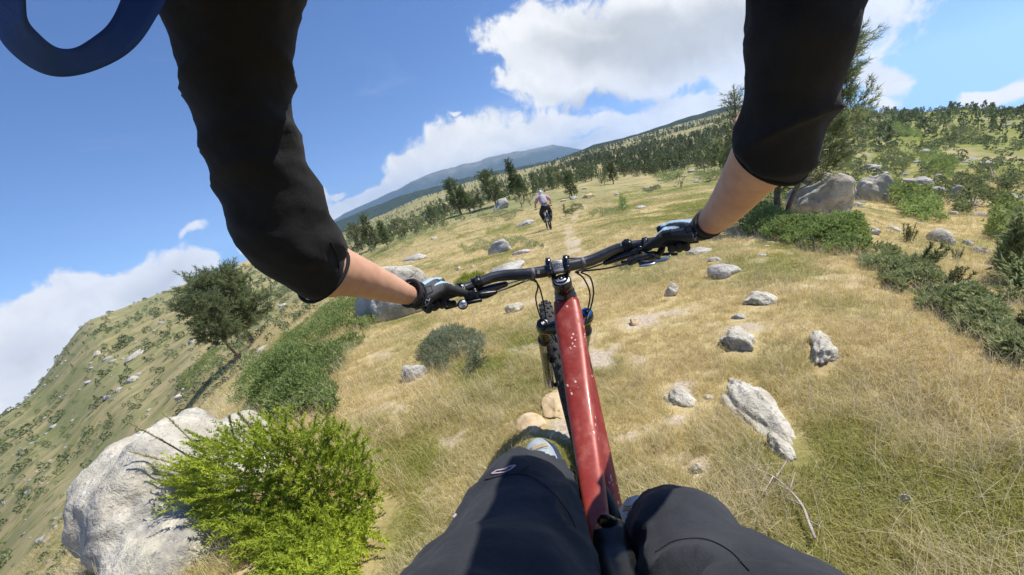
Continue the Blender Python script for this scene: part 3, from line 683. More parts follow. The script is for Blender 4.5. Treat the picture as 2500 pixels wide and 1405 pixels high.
def needles(C, Dv, L, k, nl, nw, r, ang=.75):
    """k needles round each shoot that starts at C and runs along Dv for L: array of triangles"""
    n = len(C); C = np.repeat(C, k, 0); D = np.repeat(Dv / np.linalg.norm(Dv, axis=1)[:, None], k, 0); L = np.repeat(np.ones(n) * L, k)
    a = np.cross(D, r.normal(size=D.shape)); a /= np.linalg.norm(a, axis=1)[:, None] + 1e-9
    t = r.random(len(C)) ** .8; B = C + D * (t * L)[:, None]; d = D * math.cos(ang) + a * math.sin(ang) * (.7 + .6 * r.random(len(C)))[:, None]
    s = np.cross(d, r.normal(size=d.shape)); s /= np.linalg.norm(s, axis=1)[:, None] + 1e-9
    l = nl * (.7 + .6 * r.random(len(C)))[:, None]
    return np.stack([B - s * nw, B + s * nw, B + d * l], 1)
def pine_parts(seed, h, cr, shape, nb, shoots, k, nl, nw, sl, base=.12, lean=0., up=.25, tr=.03, bend=.25):
    """trunk with limbs and needle triangles; shape(t) = crown radius profile, t from crown base (0) to top (1)"""
    r = np.random.default_rng(seed); wood = MB(); n = 9
    P = np.array([[lean * h * (i / (n - 1)) + bend * .05 * h * math.sin(i * 1.1 + seed), bend * .05 * h * math.cos(i * .9 + seed), h * i / (n - 1)] for i in range(n)]); P[0, :2] = 0
    sweep(wood, P, np.linspace(tr, tr * .15, n) * h, 7, 14)
    T = []; S0, SD = [], []
    for b in range(nb):
        t = (b + r.random()) / nb; z = base + (1 - base) * t; i = z * (n - 1); j = min(int(i), n - 2); p0 = P[j] + (P[j + 1] - P[j]) * (i - j)
        az = b * 2.39996 + r.normal() * .4; L = cr * shape(t) * (.55 + .6 * r.random()); u = up + .5 * t + r.normal() * .14
        d = unit([math.cos(az), math.sin(az), u]); tip = p0 + d * L; mid = p0 + d * L * .5 - np.array([0, 0, .10 * L]); tip = tip + np.array([0, 0, .12 * L])
        Q = catmull([p0, mid, tip], 6); sweep(wood, Q[::1], np.linspace(tr * .28, tr * .06, 6) * h * (.4 + .6 * (1 - t)), 4, None, False)
        m = max(2, int(shoots * (.35 + .65 * shape(t))))
        f = .25 + .75 * r.random(m) ** .7; q = np.array([Q[0] * 0 + (Q[min(int(x * 5), 4)] + (Q[min(int(x * 5) + 1, 5)] - Q[min(int(x * 5), 4)]) * (x * 5 - min(int(x * 5), 4))) for x in f])
        dv = d[None] * .8 + r.normal(size=(m, 3)) * .65 + np.array([0, 0, .45]); q = q + r.normal(size=(m, 3)) * L * .06
        S0.append(q); SD.append(dv)
    S0.append(np.repeat(P[-1:], 3, 0) - np.array([[0, 0, sl * q] for q in (.2, .8, 1.4)])); SD.append(np.array([[.1, 0, 1], [0, .1, 1], [-.1, -.1, 1.]]))
    S0 = np.concatenate(S0); SD = np.concatenate(SD)
    T = needles(S0, SD, sl * (.7 + .6 * r.random(len(S0))), k, nl, nw, r)
    return wood, T
def at_px(px, py):
    p = hit(px, py); return p
def pine(px, py, hpx, label, seed, cr, shape, nb=40, shoots=9, k=12, nl=.10, nw=.012, sl=.18, base=.1, lean=0., mat=None, name='pine_tree', group=None, up=.25, tr=.03, wide=1., bend=.25):
    p = hit(px, py); d = p @ AX_F; h = hpx * d / FPX
    w, T = pine_parts(seed, h, cr * h, shape, nb, shoots, k, nl * h, nw * h, sl * h, base, lean, up, tr, bend)
    root = empty(name, p - np.array([0, 0, .03 * h]), label, 'tree', group)
    a = math.atan2(p[0], p[1]); root.rotation_euler = (0, 0, -a)
    w.build('trunk', M_BARK, root); obj('crown', tris_mesh('crown', T, mat or M_NEEDLE), root)
    return root, h
cone = lambda t: (1 - t) ** .75 * min(1, .55 + t * 4) + .06
egg = lambda t: math.sqrt(max(0, 1 - (1.75 * t - .75) ** 2)) * .95 + .08 if t > .0 else .5
ball = lambda t: math.sqrt(max(0.02, 1 - (2 * t - 1) ** 2))
column = lambda t: .55 + .45 * math.sin(t * 3.0) * (1 - t) + .2 * (1 - t)
spire = lambda t: (1 - t) ** 1.1 + .08
# the pine right of the rider, half hidden by the right sleeve, with a second trunk
pr, hR = pine(1912, 540, 345, 'tall young pine with two bare leaning trunks behind the right arm', 11, .40, lambda t: .95 * (1 - t) ** .55 * min(1, .6 + t * 2) + .10, 84, 18, 44, .036, .0022, .12, .22, .34, M_NEEDLE_G, up=.6, tr=.018)
mb = MB(); sweep(mb, [(-.09, .03, -.05), (-.06, .05, .5), (.0, .05, 1.0), (.06, .03, 1.55)], [.055, .05, .045, .03], 8, 16); mb.build('trunk', M_BARK, pr)
mb = MB()
for k, (z, ln, a) in enumerate([(.95, .8, .3), (1.1, .9, .9), (.85, .6, -.5), (1.25, .8, .1), (.7, .5, .6)]):
    b0 = np.array([.30 * z, 0, z]); d = unit([math.cos(a), math.sin(a) * .6, -.05]); Q = [b0, b0 + d * ln * .5 + np.array([0, 0, .05]), b0 + d * ln + np.array([0, 0, -.12])]
    sweep(mb, Q, [.012, .008, .003], 4, 8, False)
    for q in range(3): c = b0 + d * ln * (.45 + .2 * q); sweep(mb, [c, c + unit(d + np.array([.1, .8 * (-1) ** q, -.5])) * .22], [.005, .002], 4, None, False)
mb.build('dead_branch', M_GREYTWIG, pr)
pine(1822, 500, 262, 'slim pine whose tip shows left of the right sleeve', 12, .17, cone, 34, 9, 30, .034, .002, .11, .15, -.02, M_NEEDLE_G, up=.6)
# two leaning pines on the left slope
pine(618, 838, 172, 'rounded dense pine leaning on the left slope below the elbow', 13, .44, egg, 84, 24, 18, .050, .0050, .12, .26, -.12, M_NEEDLE_G, up=.35, tr=.028)
pine(600, 888, 180, 'thinner grey-green pine leaning left in front of the rounded one', 14, .30, egg, 46, 16, 18, .050, .0046, .12, .36, -.24, M_NEEDLE_G, up=.35, tr=.02)
# trees beyond the meadow, left to right
MID = [(912, 608, 78, 'dark pine of the clump beside the left sleeve', .30, cone, 0), (885, 612, 60, 'low pine nearest the left sleeve', .40, egg, 1), (948, 608, 66, 'narrow dark pine on the right of the clump by the left sleeve', .22, spire, 0), (868, 598, 44, 'small grey pine half behind the left sleeve', .4, egg, 1),
       (985, 590, 50, 'grey-green bushy pine right of the clump by the left sleeve', .50, egg, 1), (1018, 575, 40, 'low grey pine on the juniper bank', .55, egg, 1), (1062, 552, 48, 'thin grey pine left of the tall pair', .38, cone, 1), (1085, 560, 30, 'small bushy pine under the thin grey one', .5, egg, 1),
       (1126, 524, 84, 'tallest dense pine left of the leaning boulder', .27, lambda t: .9 * (1 - t) ** .6 + .12, 0), (1148, 518, 62, 'second stem of pine close right of the tallest dense one', .24, spire, 0), (1176, 512, 32, 'small round pine at the foot of the tall pair', .5, egg, 0), (1160, 516, 28, 'low pine bush between the tall pair and the round one', .5, egg, 0),
       (1213, 502, 78, 'open-crowned pine with a bare trunk behind the leaning boulder', .34, egg, 0), (1228, 498, 48, 'small pine on the right of the open-crowned one', .28, spire, 1), (1268, 482, 86, 'slender tall pine with a bare pointed top left of the other rider', .19, lambda t: (1 - t) ** 1.6 + .10, 0), (1280, 484, 58, 'shorter pine close right of the slender tall one', .24, spire, 0),
       (1275, 506, 40, 'broad bushy dwarf pine left of the other rider', .62, ball, 0), (1296, 502, 32, 'dwarf pine nearest the head of the other rider', .6, ball, 0), (1397, 482, 60, 'dark conical pine in the meadow right of the other rider', .34, cone, 0), (1408, 480, 26, 'seedling pine touching the dark conical one', .3, spire, 0),
       (1382, 530, 30, 'thin sapling right of the other rider', .24, spire, 1), (1330, 470, 44, 'pine standing behind the helmet of the other rider', .3, cone, 1), (1352, 462, 50, 'grey pine behind the other rider to the right', .32, egg, 1), (1310, 468, 46, 'pine in the gap between the slender tall one and the other rider', .3, cone, 1), (1365, 455, 40, 'pine farther back above the other rider', .3, cone, 0),
       (1498, 450, 48, 'pine with a visible trunk standing alone at the edge of the green meadow', .26, egg, 0), (1476, 452, 26, 'bushy low pine left of the lone trunked one', .5, egg, 0), (1468, 450, 20, 'smallest dwarf pine at the meadow edge', .5, ball, 0), (1525, 432, 36, 'narrow pine behind the lone trunked one', .2, spire, 0), (1430, 445, 42, 'dark pine up the track', .28, cone, 0), (1445, 442, 34, 'grey pine up the track on the right', .3, egg, 1),
       (1663, 460, 30, 'round dwarf pine alone in the green meadow', .95, ball, 0), (1720, 422, 44, 'dark clump of dwarf pine at the back of the meadow', .6, lambda t: .9, 0), (1740, 425, 30, 'low dwarf pine right of the dark clump', .5, ball, 0), (1560, 432, 18, 'low spreading dwarf pine at the back of the meadow', 1.5, ball, 0), (1600, 430, 20, 'dwarf pine beside the spreading one', .9, ball, 0), (1618, 428, 16, 'tiny conical seedling in the pale juniper', .4, spire, 0), (1645, 412, 18, 'small conical pine above the pale juniper', .4, spire, 0), (1622, 415, 24, 'short pine left of the small conical one', .4, cone, 0), (1668, 410, 44, 'tall pine rising from the back of the meadow', .25, egg, 0),
       (1760, 420, 70, 'grey pine next to the right sleeve', .3, egg, 1), (1782, 428, 56, 'bushy green pine just left of the right forearm', .42, egg, 0)]
for k, (x, y, hp, lb, cr, shp, g) in enumerate(MID):
    sm = hp < 45
    pine(x, y, hp, lb, 200 + k, cr, shp, 22 if sm else 34, 6 if sm else 9, 7 if sm else 10, .075, .010 if not sm else .015, .14, .06 if shp in (ball, cone) else .16, -.10 if 1100 < x < 1300 else 0., [M_NEEDLE, M_NEEDLE_G][g], up=.5)

def shrub(poly, n, h, sl, label, seed, mat, cat='shrub', name='juniper_shrub', k=5, nl=None, nw=None, group=None, spiky=0, spread=.55, gap=None):
    """low spreading shrub over the patch of ground seen inside a pixel polygon"""
    poly = np.asarray(poly, float); r = np.random.default_rng(seed); lo, hi = poly.min(0), poly.max(0); X, Y = [], []
    while len(X) < n:
        x = lo[0] + (hi[0] - lo[0]) * r.random(n * 2); y = lo[1] + (hi[1] - lo[1]) * r.random(n * 2)
        x = x + 0; w = in_poly(x + 10 * np.sin(y * .11), y + 6 * np.sin(x * .13), poly); X = np.concatenate([X, x[w]]); Y = np.concatenate([Y, y[w]])
    X, Y = X[:n], Y[:n]; P, ok = hits(X, Y)
    if gap is not None: ok &= vnoise(P / (h * 1.8 + .06), seed + 7) + .5 * vnoise(P / (h * .6 + .03), seed + 8) > gap
    P, X, Y = P[ok], X[ok], Y[ok]; n = len(P)
    C = P.mean(0); C[2] = ground_z(C[0], C[1])[0]
    ed = edge_dist(X, Y, poly); ed = ed / max(ed.max(), 1); dome = np.sqrt(np.clip(ed * 1.6, 0, 1))
    lump = .72 + .62 * vnoise(P / (h * 1.3 + .05), seed) + .2 * vnoise(P / (h * .5 + .03), seed + 4)
    zt = h * dome * np.clip(lump, .2, 1.4); z = zt * (1 - .55 * r.random(n) ** 2)
    B = P + np.column_stack([np.zeros(n), np.zeros(n), z])
    lump_dir = np.column_stack([vnoise(P / (h * 1.2 + .05), seed + 1), vnoise(P / (h * 1.2 + .05), seed + 2), np.full(n, .9)])
    D = lump_dir + r.normal(size=(n, 3)) * spread
    T = needles(B - C, D, sl, k, (nl or sl * .55), (nw or sl * .14), r, .6)
    root = empty(name, C, label, cat, group)
    obj('foliage', tris_mesh('foliage', T, mat), root)
    mb = MB(); 
    for q in range(7):
        i = r.integers(n); e = B[i] - C; sweep(mb, [e * .15 + np.array([0, 0, -.02]), e * .6 + np.array([0, 0, zt[i] * .1]), e], [.012 * h * 3, .008 * h * 3, .003 * h * 3], 4, 6, False)
    mb.build('stem', M_TWIG, root)
    return root
shrub([(890, 715), (925, 760), (915, 800), (860, 870), (800, 925), (835, 1000), (760, 1015), (680, 1030), (590, 990), (555, 965), (600, 920), (660, 860), (740, 790), (820, 725)], 17000, .30, .055, 'wide mat of green juniper left of the meadow below the left forearm', 301, M_JUNIPER, k=6, gap=-.55, spread=.8)
shrub([(1770, 528), (1830, 515), (1900, 535), (1980, 545), (2060, 560), (2120, 590), (2110, 625), (2040, 625), (1950, 605), (1860, 580), (1790, 565)], 9000, .36, .055, 'dark juniper bank in the shade of the tall pine', 302, M_JUNIPER, k=6, gap=-.5, spread=.8)
shrub([(2090, 585), (2180, 620), (2260, 660), (2340, 720), (2430, 780), (2500, 850), (2500, 900), (2400, 830), (2300, 770), (2200, 720), (2120, 660), (2080, 620)], 10000, .15, .05, 'long pale juniper bank running down to the right edge', 303, M_JUNIPER_L, k=6, gap=.0, spread=.8)
shrub([(1030, 860), (1060, 815), (1110, 800), (1165, 820), (1185, 860), (1170, 905), (1110, 915), (1050, 905)], 4200, .14, .075, 'fluffy grey-green bush in front of the left fork leg', 304, M_WILLOW, name='bush', k=8, nw=.0026, nl=.03, spread=1.1, gap=-.25)
shrub([(1165, 530), (1200, 520), (1250, 513), (1285, 518), (1278, 532), (1230, 540), (1180, 543)], 2200, .3, .09, 'flat green juniper patch under the leaning boulder', 305, M_JUNIPER_L)
shrub([(940, 605), (1000, 575), (1060, 548), (1115, 545), (1110, 560), (1060, 575), (1000, 600), (930, 640), (880, 650)], 3800, .35, .08, 'green juniper bank along the left edge of the meadow', 306, M_JUNIPER_L)
shrub([(1110, 610), (1180, 588), (1260, 578), (1310, 590), (1330, 612), (1280, 600), (1200, 610), (1130, 622)], 2600, .10, .06, 'thin green juniper around the sloping slab', 307, M_JUNIPER_L)
shrub([(1590, 436), (1640, 425), (1665, 432), (1640, 445), (1600, 446)], 900, .6, .22, 'pale juniper patch behind the round dwarf pine', 308, M_JUNIPER_L)
shrub([(1690, 430), (1760, 425), (1790, 440), (1750, 446), (1700, 440)], 900, .6, .22, 'pale juniper patch left of the right forearm', 309, M_JUNIPER_L)
shrub([(1505, 500), (1520, 493), (1530, 505), (1525, 514), (1508, 512)], 380, .5, .12, 'small round juniper in front of a grey stone', 310, M_JUNIPER)
shrub([(1380, 520), (1398, 505), (1422, 505), (1425, 516), (1400, 528)], 420, .3, .1, 'low tuft of dwarf pine beside the thin sapling', 311, M_NEEDLE)
shrub([(1440, 515), (1490, 508), (1520, 518), (1500, 530), (1450, 530)], 700, .10, .08, 'thin green shrub mat in the meadow right of the track', 312, M_JUNIPER_L)
shrub([(1570, 465), (1610, 458), (1620, 466), (1590, 472)], 420, .25, .14, 'small grey-green mat in the green meadow', 313, M_WILLOW)
shrub([(2190, 500), (2230, 480), (2280, 505), (2310, 540), (2260, 545), (2210, 525)], 1800, .5, .12, 'green dwarf pine bush right of the tall cracked boulder', 314, M_JUNIPER)
shrub([(1500, 640), (1540, 622), (1570, 640), (1550, 660), (1510, 660)], 500, .10, .05, 'wispy grey-green bush under the right brake lever', 315, M_WILLOW, name='bush')
shrub([(2290, 640), (2300, 600), (2315, 640)], 10, .1, .05, 'tiny dry seedling at the right', 316, M_NEEDLE)
shrub([(1110, 700), (1130, 672), (1170, 668), (1190, 690), (1150, 712)], 900, .10, .05, 'yellow-green tuft behind the left end of the bar', 317, M_SPRUCE, name='bush')
shrub([(450, 905), (530, 850), (560, 850), (500, 925), (440, 960)], 1300, .5, .16, 'green dwarf pine strip on the bank left of the leaning pines', 318, M_JUNIPER)
shrub([(590, 880), (620, 860), (635, 880), (620, 915), (595, 920)], 700, .3, .09, 'small bright bush at the foot of the thinner leaning pine', 319, M_JUNIPER_L)

for k, (x, y, rx, ry, lb, hh) in enumerate([(2215, 505, 60, 26, 'green dwarf pine thicket between the tall cracked boulder and the ledge', .7), (2385, 505, 60, 34, 'dark green thicket below the pale outcrop block', .8), (2450, 560, 50, 40, 'green thicket at the right edge above the broken rock row', .7), (2180, 395, 60, 24, 'bushy thicket above the flat pale boulder', .9), (2290, 410, 70, 26, 'wide thicket above the broken ledge of outcrop', 1.0), (2440, 440, 70, 36, 'thicket at the right edge above the dark tree', 1.0), (2060, 400, 40, 22, 'thicket hanging over the largest right-hand boulder', .7), (2350, 340, 70, 24, 'broad scrub thicket high on the right slope', 1.4), (2200, 330, 50, 20, 'scrub thicket right of the tall pine crown', 1.4), (2480, 690, 40, 60, 'long strip of green scrub falling to the right edge', .5)]):
    an = np.linspace(0, 6.283, 11)[:-1]; pl_ = [(x + rx * math.cos(a) * (.8 + .35 * math.sin(3 * a + k)), y + ry * math.sin(a) * (.8 + .3 * math.cos(2 * a + k)) + .25 * rx * math.cos(a)) for a in an]
    shrub(pl_, 1500, hh, .14 * hh + .03, lb, 330 + k, [M_JUNIPER, M_NEEDLE_G][k % 2], gap=-.25, spread=.8)
for k, (x, y, w, h, lb) in enumerate([(2140, 540, 18, 10, 'little stone between the slanting and the thin white stones'), (2240, 545, 16, 10, 'little stone left of the egg-shaped boulder'), (2090, 500, 26, 18, 'stone wedged behind the largest right-hand boulder'), (2200, 470, 30, 18, 'stone at the foot of the tall cracked boulder'), (2410, 400, 44, 22, 'pale rock high among the thickets at right'), (2260, 370, 30, 16, 'pale rock above the broken ledge'), (2470, 480, 40, 26, 'pale rock at the right edge'), (2330, 520, 30, 18, 'pale rock under the dark green thicket'), (2440, 610, 26, 18, 'pale rock at the head of the scrub strip')]):
    rock(x, y, w, h, lb, 160 + k, 0, .7, 16, 9, .18, [M_ROCK, M_ROCK_W][k % 2])

def seedling(px, py, hpx, label, seed, lean=.2, mat=None):
    """upright bottle-brush shoots"""
    p = hit(px, py); d = p @ AX_F; h = hpx * d / FPX; r = np.random.default_rng(seed)
    C, Dv, L = [], [], []
    for k in range(9):
        a = k * 2.4; e = np.array([math.cos(a), math.sin(a), 0]) * .22 * h * r.random(); C.append(e); Dv.append(np.array([e[0] * 1.2 / h + lean, e[1] / h, 1.0])); L.append(h * (.5 + .5 * r.random()))
    T = needles(np.array(C), np.array(Dv), np.array(L), 110, .13 * h, .012 * h, r, .9)
    root = empty('pine_seedling', p, label, 'tree'); root.rotation_euler = (0, 0, -math.atan2(p[0], p[1])); obj('foliage', tris_mesh('foliage', T, mat or M_NEEDLE), root)
    mb = MB(); [sweep(mb, [c, c + unit(dv) * l], [.012 * h, .004 * h], 4, None, False) for c, dv, l in zip(C, Dv, L)]; mb.build('stem', M_TWIG, root)
seedling(2225, 672, 90, 'dwarf pine seedling with long upright shoots in the pale juniper at right', 401, .5)
seedling(2300, 715, 80, 'second dwarf pine seedling lower in the pale juniper', 402, .5)
seedling(2400, 775, 70, 'third dwarf pine seedling in the pale juniper', 403, .5)
seedling(2460, 820, 80, 'dark dwarf pine seedling at the right edge of the pale juniper', 404, .5)
seedling(2215, 590, 46, 'blurry round dwarf pine right of the thin white stone', 405, .1)
seedling(2335, 636, 34, 'tiny pine seedling below the egg-shaped boulder', 406, .1)

# young spruce leaning over the big boulder
def spruce():
    r = np.random.default_rng(5); base = hit(800, 1330); c = base
    poly = np.array([(440, 1165), (560, 1080), (690, 1025), (800, 1030), (880, 1100), (912, 1200), (900, 1290), (860, 1360), (830, 1440), (690, 1440), (660, 1340), (560, 1290), (480, 1215)], float)
    n = 1700; X, Y = [], []
    while len(X) < n:
        x = 470 + 440 * r.random(2000); y = 1025 + 415 * r.random(2000) ** .75; w = in_poly(x, y, poly); X = np.concatenate([X, x[w]]); Y = np.concatenate([Y, y[w]])
    X, Y = X[:n], Y[:n]
    ctr = np.array([760, 1210]); f = (X - 470) / 440
    dep = 1.95 + .24 * r.random(n) + .14 * (1 - f); gd = hits(X, Y)[0] @ AX_F; dep = np.minimum(dep, gd - .10 - .12 * r.random(n)); P = np.array([U(x, y, d) for x, y, d in zip(X, Y, dep)])
    ROCK_TOP.append((c[0], c[1], .42, .40, 0.0))
    out = (X - ctr[0])[:, None] / 260 * AX_R[None] - (Y - ctr[1])[:, None] / 260 * AX_U[None]
    left = np.clip((640 - X) / 150, 0, 1)[:, None]
    D = out * .9 + r.normal(size=(n, 3)) * .45 + np.array([0, 0, .45]) - AX_F * .25 + left * (-AX_R * 1.3 + AX_U * .1)
    L = .075 + .06 * r.random(n) + .09 * left[:, 0]
    T = needles(P - c, D, L, 54, .019, .0030, r, .8)
    root = empty('spruce_tree', c, 'bright yellow-green young spruce spreading over the huge boulder', 'tree')
    obj('crown', tris_mesh('crown', T, M_SPRUCE), root)
    wood = MB()
    for q in range(16):
        i = r.integers(n); e = P[i] - c; sweep(wood, [AX_F * .10 + np.array([0, 0, -.03]), e * .55 + AX_F * .16 + np.array([0, 0, .03]), e + AX_F * .05], [.010, .006, .002], 5, 8, False)
    wood.build('trunk', M_BARK, root)
    # long leaders reaching left over the stone
    for (x0, y0, x1, y1, gr) in [(470, 1125, 312, 1030, .5), (490, 1120, 400, 1010, .6), (480, 1145, 318, 1103, .6), (500, 1165, 360, 1135, .35), (520, 1090, 452, 1050, .8), (540, 1080, 560, 1018, .9), (600, 1060, 583, 1010, .9), (650, 1060, 590, 1025, .9), (720, 1040, 690, 1000, 1.), (800, 1030, 775, 1000, 1.), (560, 1190, 395, 1185, 1.), (560, 1215, 410, 1205, 1.), (530, 1175, 375, 1178, .5)]:
        A, B = U(x0 + 40, y0 + 20, 2.22), U(x1, y1, 2.14); mb = MB(); Q = catmull([A, .5 * (A + B) + np.array([0, 0, .012]), B], 10)
        sweep(mb, Q, np.linspace(.0055, .0028, 10), 5, None, True); bo = mb.build('branch', M_TWIG, None, root=root)
        m = int(230 * gr); t = r.random(m); i = (t * 8.99).astype(int); q = Q[i] + (Q[np.minimum(i + 1, 9)] - Q[i]) * ((t * 9) - i)[:, None]
        TT = needles(q, np.repeat((B - A)[None], m, 0), .006, 2, .014, .0022, r, .8)
        bo.data.materials.append(M_SPRUCE); bpy.context.view_layer.update(); nb_ = obj('sprig', tris_mesh('sprig', TT, M_SPRUCE)); nb_['kind'] = 'stuff'; nb_.parent = bo; nb_.matrix_parent_inverse = bo.matrix_world.inverted()
spruce()

def dead_twig():
    pts = [(1835, 1165), (1890, 1190), (1930, 1225), (1960, 1262), (1975, 1300), (1992, 1345)]; c = hit(1930, 1225); mb = MB()
    P = [hit(*p) + np.array([0, 0, .05]) for p in pts]; sweep(mb, P, [.002, .003, .004, .0045, .005, .005], 6, 30)
    for (a, b) in [((1890, 1190), (1870, 1240)), ((1930, 1225), (1945, 1190)), ((1930, 1225), (1890, 1215)), ((1960, 1262), (1920, 1252)), ((1975, 1300), (2010, 1330)), ((1895, 1195), (1925, 1160))]:
        sweep(mb, [hit(*a) + np.array([0, 0, .05]), hit(*b) + np.array([0, 0, .07])], [.003, .0012], 5, 6)
    V = np.concatenate(mb.V) - c; mb.V = [V]
    o = mb.build('dead_branch', M_GREYTWIG); o.location = c; tag(o, 'pinkish-grey dead branch lying in the straw above the right thigh', 'branch')
dead_twig()

# ------------------------------------------------------------------ woods and scrub on the slopes
def far_pine(seed, tri=70, bush=False):
    r = np.random.default_rng(seed); T = []
    h = 1.0
    for k in range(tri):
        t = r.random() ** .9; 
        rad = (.36 * math.sqrt(max(.03, 1 - (2 * t - .9) ** 2)) if bush else .22 * (1 - t) ** .8 + .02) * (.55 + .5 * r.random()); a = r.random() * 6.283
        c = np.array([rad * math.cos(a), rad * math.sin(a), (.05 + .95 * t) * (.62 if bush else 1)])
        d = unit(np.array([math.cos(a), math.sin(a), .9]) + r.normal(size=3) * .4); s = unit(np.cross(d, r.normal(size=3))); l = (.15 if bush else .14) * (.6 + .7 * r.random()); w = l * .42
        T.append([c - s * w, c + s * w, c + d * l])
    mb_t = np.array(T)
    mi = np.zeros(len(T), int)
    if not bush:
        tk = []
        for a in range(3):
            p, q = np.array([math.cos(a * 2.1), math.sin(a * 2.1), 0]) * .022, np.array([math.cos(a * 2.1 + 2.1), math.sin(a * 2.1 + 2.1), 0]) * .022; tk.append([p, q, np.array([0, 0, .9])])
        mb_t = np.concatenate([mb_t, tk]); mi = np.concatenate([mi, np.ones(3, int)])
    return mb_t, mi
FAR_P = [far_pine(500 + k, 90) for k in range(5)]; FAR_B = [far_pine(520 + k, 80, True) for k in range(4)]
def far_me(name, arr): 
    return tris_mesh(name, arr[0], [M_NEEDLE_FAR, M_BARK], arr[1])
PINE_ME = [far_me('pine_tree', a) for a in FAR_P]; BUSH_ME = [far_me('bush', a) for a in FAR_B]
STONE_ME = []
for k in range(4):
    V, F = rock_shape(600 + k, (1, .8, .5), 8, .2, 2, .55); STONE_ME.append(mesh('stone', V, F, M_ROCK_D, False))

def scatter(n, a0, a1, d0, d1, seed, dens=None, bias=1.0):
    r = np.random.default_rng(seed); a = np.radians(a0 + (a1 - a0) * r.random(n)); d = np.exp(math.log(d0) + (math.log(d1) - math.log(d0)) * r.random(n) ** bias)
    x, y = np.sin(a) * d, np.cos(a) * d; z = ground_z(x, y); P = np.column_stack([x, y, z])
    if dens is not None: P = P[r.random(n) < dens(P, np.degrees(a), d)]
    return P, r
def place_many(P, sizes, mes, arrs, nm, label, cat, group, limit, r, stuffname, mats):
    f = P @ AX_F; X = CX + FPX * (P @ AX_R) / f; Y = CY - FPX * (P @ AX_U) / f; s = sizes / f * (f > 0) * (X > -40) * (X < 2540) * (Y < 1450) * (Y > 0)
    order = np.argsort(-s); order = order[s[order] > 0]
    for i in order[:limit]:
        o = bpy.data.objects.new(nm, mes[r.integers(len(mes))]); COL.objects.link(o)
        o.location = P[i] - np.array([0, 0, .04 * sizes[i]]); k = sizes[i]; o.scale = (k * (.85 + .4 * r.random()), k * (.85 + .4 * r.random()), k); o.rotation_euler = (r.normal() * .04, r.normal() * .04, r.random() * 6.28)
        o['label'] = label; o['category'] = cat; o['group'] = group
    rest = order[limit:]
    if len(rest):
        big = []; mi = []
        for i in rest:
            T, m = arrs[r.integers(len(arrs))]; a = r.random() * 6.28; k = sizes[i]; w = .85 + .4 * r.random(); Rz = np.array([[math.cos(a), -math.sin(a), 0], [math.sin(a), math.cos(a), 0], [0, 0, 1]]); st = 3 if len(T) < 200 and f[i] > 250 else 1
            if st == 3:
                T2 = T[::2]; c = T2.mean(1, keepdims=True); T2 = c + (T2 - c) * 1.35; m2 = m[::2]
            else: T2, m2 = T, m
            big.append((T2 * np.array([k * w, k * w, k])) @ Rz.T + P[i] - np.array([0, 0, .04 * k])); mi.append(m2)
        o = obj(stuffname, tris_mesh(stuffname, np.concatenate(big), mats, np.concatenate(mi))); tag(o, kind='stuff')
clump = lambda P, s, sd: vnoise(np.column_stack([np.degrees(np.arctan2(P[:, 0], P[:, 1])) / 4.5, np.log(np.hypot(P[:, 0], P[:, 1])) * 5.5, np.zeros(len(P))]), sd)
def dens_pine(P, a, d):
    f = .10 + .9 * sstep(a, 3, 16) * (1 - .8 * sstep(a, 36, 42)); f = f * (.35 + .8 * sstep(clump(P, d * .12, 61), -.35, .5))
    meadow = (a > 3) & (a < 34) & (d < 62); left = a < -26
    f = np.where(meadow, 0, f); f = np.where((a > -24) & (a < 6), .22 * sstep(clump(P, d * .16, 64), -.1, .6) + .10, f); f = np.where(left, .035, f); f = np.where((a > 36), .16 * (d > 60), f)
    f = np.where((a > 20) & (d > 300) & (d < 420), f * .6, f)
    return np.clip(f, 0, 1)
P, r = scatter(20000, -48, 58, 62, 1000, 71, dens_pine, .80)
sz = (.8 + 1.9 * r.random(len(P)) ** 1.4) * np.interp(np.hypot(P[:, 0], P[:, 1]), [60, 150, 300, 800], [.8, 1.1, 1.5, 2.2]) * np.where(np.degrees(np.arctan2(P[:, 0], P[:, 1])) < -8, .62, 1.0)
place_many(P, sz, PINE_ME, FAR_P, 'pine_tree', 'small dark pine among many on the far slopes', 'tree', 'pines scattered over the far slopes', 290, r, 'distant_pines', [M_NEEDLE_FAR, M_BARK])
def dens_bush(P, a, d):
    f = .25 + .6 * sstep(clump(P, d * .10, 66), -.1, .5); f = np.where((a > 0) & (a < 34), f * .18 * (d > 60), f); f = np.where(a < 0, f * .55, f); f = np.where((a > -26) & (a < 2) & (d < 40), 0, f)
    f = np.where((a > 36), np.clip(f * 1.0 + .05, 0, 1), f); f = np.where((a > 36) & (d < 17), 0, f); f = np.where((a < -30) & (d < 15), 0, f)
    return np.clip(f, 0, 1)
P, r = scatter(21000, -60, 62, 12, 420, 81, dens_bush, .8)
dd = np.hypot(P[:, 0], P[:, 1]); sz = (.35 + .95 * r.random(len(P)) ** 1.5) * np.clip(dd / 62, .36, 2.2)
place_many(P, sz, BUSH_ME, FAR_B, 'bush', 'low dark bush among many on the open slopes', 'bush', 'bushes scattered over the slopes', 290, r, 'distant_scrub', [M_NEEDLE_FAR, M_BARK])
def dens_stone(P, a, d):
    f = .05 + .85 * sstep(clump(P, d * .14, 68), .0, .55); f = np.where((a > -22) & (a < 20) & (d < 120), .03, f); f = np.where((a > 20) & (a < 36), f * .35, f); f = np.where(a > 37, np.clip(f * 1.4 + .2, 0, 1), f); return np.where((np.abs(a) < 40) & (d < 30), 0.02, f)
P, r = scatter(3800, -60, 62, 14, 380, 91, dens_stone, .8)
dd = np.hypot(P[:, 0], P[:, 1]); sz = (.08 + .42 * r.random(len(P)) ** 2.5) * np.clip(dd / 55, .4, 2.2)
